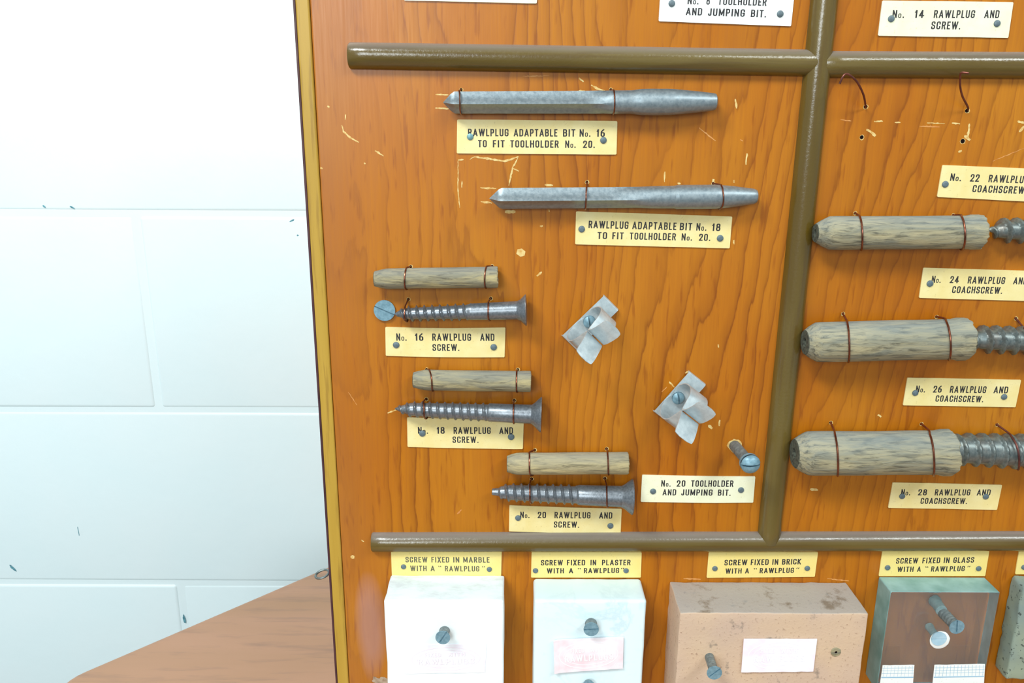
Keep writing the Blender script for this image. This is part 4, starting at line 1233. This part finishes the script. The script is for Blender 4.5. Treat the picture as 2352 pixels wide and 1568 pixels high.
def bwarp(p):
    return p
t3, _, _ = sample_block('brick_block', 1538, 1943, 1336, 1572, H3, .0007, M['brick'], 'sandy pink brick block with speckles and an oval printed sticker', 'brick', .00035, 170, None, 26, 16)
sticker(t3, [(1708, 1466), (1876, 1466), (1867, 1540), (1702, 1542)], H3 + .0004, M['sticker'], M['emboss_white'], True, True, .0006)
# glass
H4 = .0145
x0, x1 = P(2017, 1323).x, P(2260, 1323).x
z1, z0 = P(2130, 1323).z, P(2130, 1546).z
t4 = thing('glass_block', ((x0 + x1) / 2, 0, z0), 'thick greenish glass block with ground edges and screws in it, under the glass card', 'block', 'sample blocks fixed along the foot of the board')
v, f = rbox(x0, x1, -H4, -0.0006, z0, z1, .0006, 1, 1, 1, 0, 1, 2)
fm = []
for q in f:
    n_ = (v[q[1]] - v[q[0]]).cross(v[q[2]] - v[q[0]])
    n_ = n_.normalized() if n_.length > 1e-14 else Vector((0, -1, 0))
    fm.append(0 if abs(n_.y) > .8 else 1)
obj('block', v, f, None, t4, False, None, [M['glass'], M['ground_glass']], fm)
M['glint_line'] = mat_plain('pale_blue_glint_line', srgb(150, 190, 215), 0.6)
sticker(t4, [(2027, 1527), (2100, 1526), (2094, 1602), (2016, 1602)], H4, M['white_card'], M['glint_line'], False, False, .0002, 0, 9)  # added white gridded sheets stand in for a bright reflection in the glass
sticker(t4, [(2146, 1526), (2262, 1524), (2258, 1600), (2138, 1602)], H4, M['white_card'], M['glint_line'], False, False, .0002, 0, 14)
# cement block at the right edge
t5, _, _ = sample_block('cement_block', 2322, 2560, 1321, 1530, .011, .0012, M['cement'], 'grey pitted cement block cut off by the right edge of the view', 'block', .0006, 220, None, 22, 16)

# screws standing in the blocks
def stub(base, hb, head, hh, Rpx, rspx, ang, desc, mat='blue_steel', smat='stub', dome=0.0, name='screw', slot=.10):
    b = P(*base, hb - .001); c = P(*head, hh)
    t = thing(name, P(*base, hb), desc, 'screw', 'screws set in the sample blocks')
    n_ = (c - b).normalized(); n_ = (n_ + Vector((0, -1.2, 0))).normalized()
    slotted(t, c, n_, Rpx * T(*head, hh), .0012, math.radians(ang), M[mat], dome, slot, .6, .55, b, rspx * T(*base, hb), M[smat], .08)
stub((1022, 1445), H1, (1017, 1464), H1 + .0065, 17, 11.5, -32, 'slotted screw standing out of the chalky white block above its sticker')
stub((1357, 1428), H2, (1358, 1445), H2 + .006, 17.5, 13, 95, 'slotted screw standing out of the veined block above the pink sticker')
stub((1351, 1567), H2, (1352, 1576), H2 + .003, 15, 10, 95, 'screw head at the bottom edge of the veined block, below the pink sticker')
stub((1628, 1505), H3, (1641, 1545), H3 + .0125, 17.5, 10, -48, 'long slotted screw standing out of the brick left of the sticker')
stub((2165, 1406), H4, (2198, 1440), H4 + .0115, 17.5, 12, 5, 'slotted screw with a rusty shank standing out of the glass, the upper right of two')
# pale ground bores round the screws inside the glass
M['bore'] = mat_plain('pale_ground_bore', srgb(176, 206, 204), 0.8, 0, srgb(150, 186, 186), 500)
for (px, py, r_) in ((2163, 1402, 13), (2150, 1462, 9)):
    a = P(px, py, H4) + Vector((0, .0004, 0)); b = Vector((a.x, -0.0012, a.z + .001))
    v, f = loft(a, b, [0, .3, .7, 1], lambda i, s, ph: (1, .92, .95, 1.1)[i] * r_ * T(px, py, H4) * (1 + .12 * noise.noise(Vector((math.cos(ph) * 2, math.sin(ph) * 2, i)))), 20, Vector((0, 0, 1)))
    obj('drilled_bore', v, f, M['bore'], t4, True)
# flush screw in the glass with a bright chipped ring
c = P(2157, 1467, H4 + .0012)
t = thing('flush_glass_screw', (c.x, -H4, c.z), 'slotted screw head flush in the glass with a bright chipped ring round it', 'screw')
slotted(t, c, out, 17.5 * T(2157, 1467, H4), .0011, math.radians(92), M['pale_head'], 0, .045, .6, .9)
c2_ = P(2159, 1470, H4 + .0006)
v, f = loft(c2_ + Vector((0, .0005, 0)), c2_ + Vector((0, -.0002, 0)), [0, .6, 1], lambda i, s, ph: (22.5, 22.5, 20)[i] * T(2158, 1468, H4) * (1 + .05 * noise.noise(Vector((math.cos(ph) * 3, math.sin(ph) * 3, 1)))), 28, Vector((0, 0, 1)))
obj('chipped_ring', v, f, M['white_card'], t, True)
c = P(1920, 1497, H3 + .0002)
t = thing('brick_plug', (c.x, -H3, c.z), 'round grey plug end set flush in the brick right of the sticker', 'wall plug')
s = T(1920, 1497, H3)
v, f = loft(c + Vector((0, .0006, 0)), c + Vector((0, -.0002, 0)), [0, .8, 1, 1, .6], lambda i, s_, ph: (11.5, 11.5, 10.5, 3.2, 3.0)[i] * s * (1 + .06 * noise.noise(Vector((math.cos(ph) * 3, math.sin(ph) * 3, 5)))), 20, Vector((0, 0, 1)))
obj('plug_end', v, f[:-1], M['plug'], t)
obj('bore', [c + Vector((math.cos(k * .7854) * 3.1 * s, -.00006, math.sin(k * .7854) * 3.1 * s)) for k in range(8)], [tuple(range(8))], M['hole'], t)  # flat dark disc, the bore's inner shade put in its colour
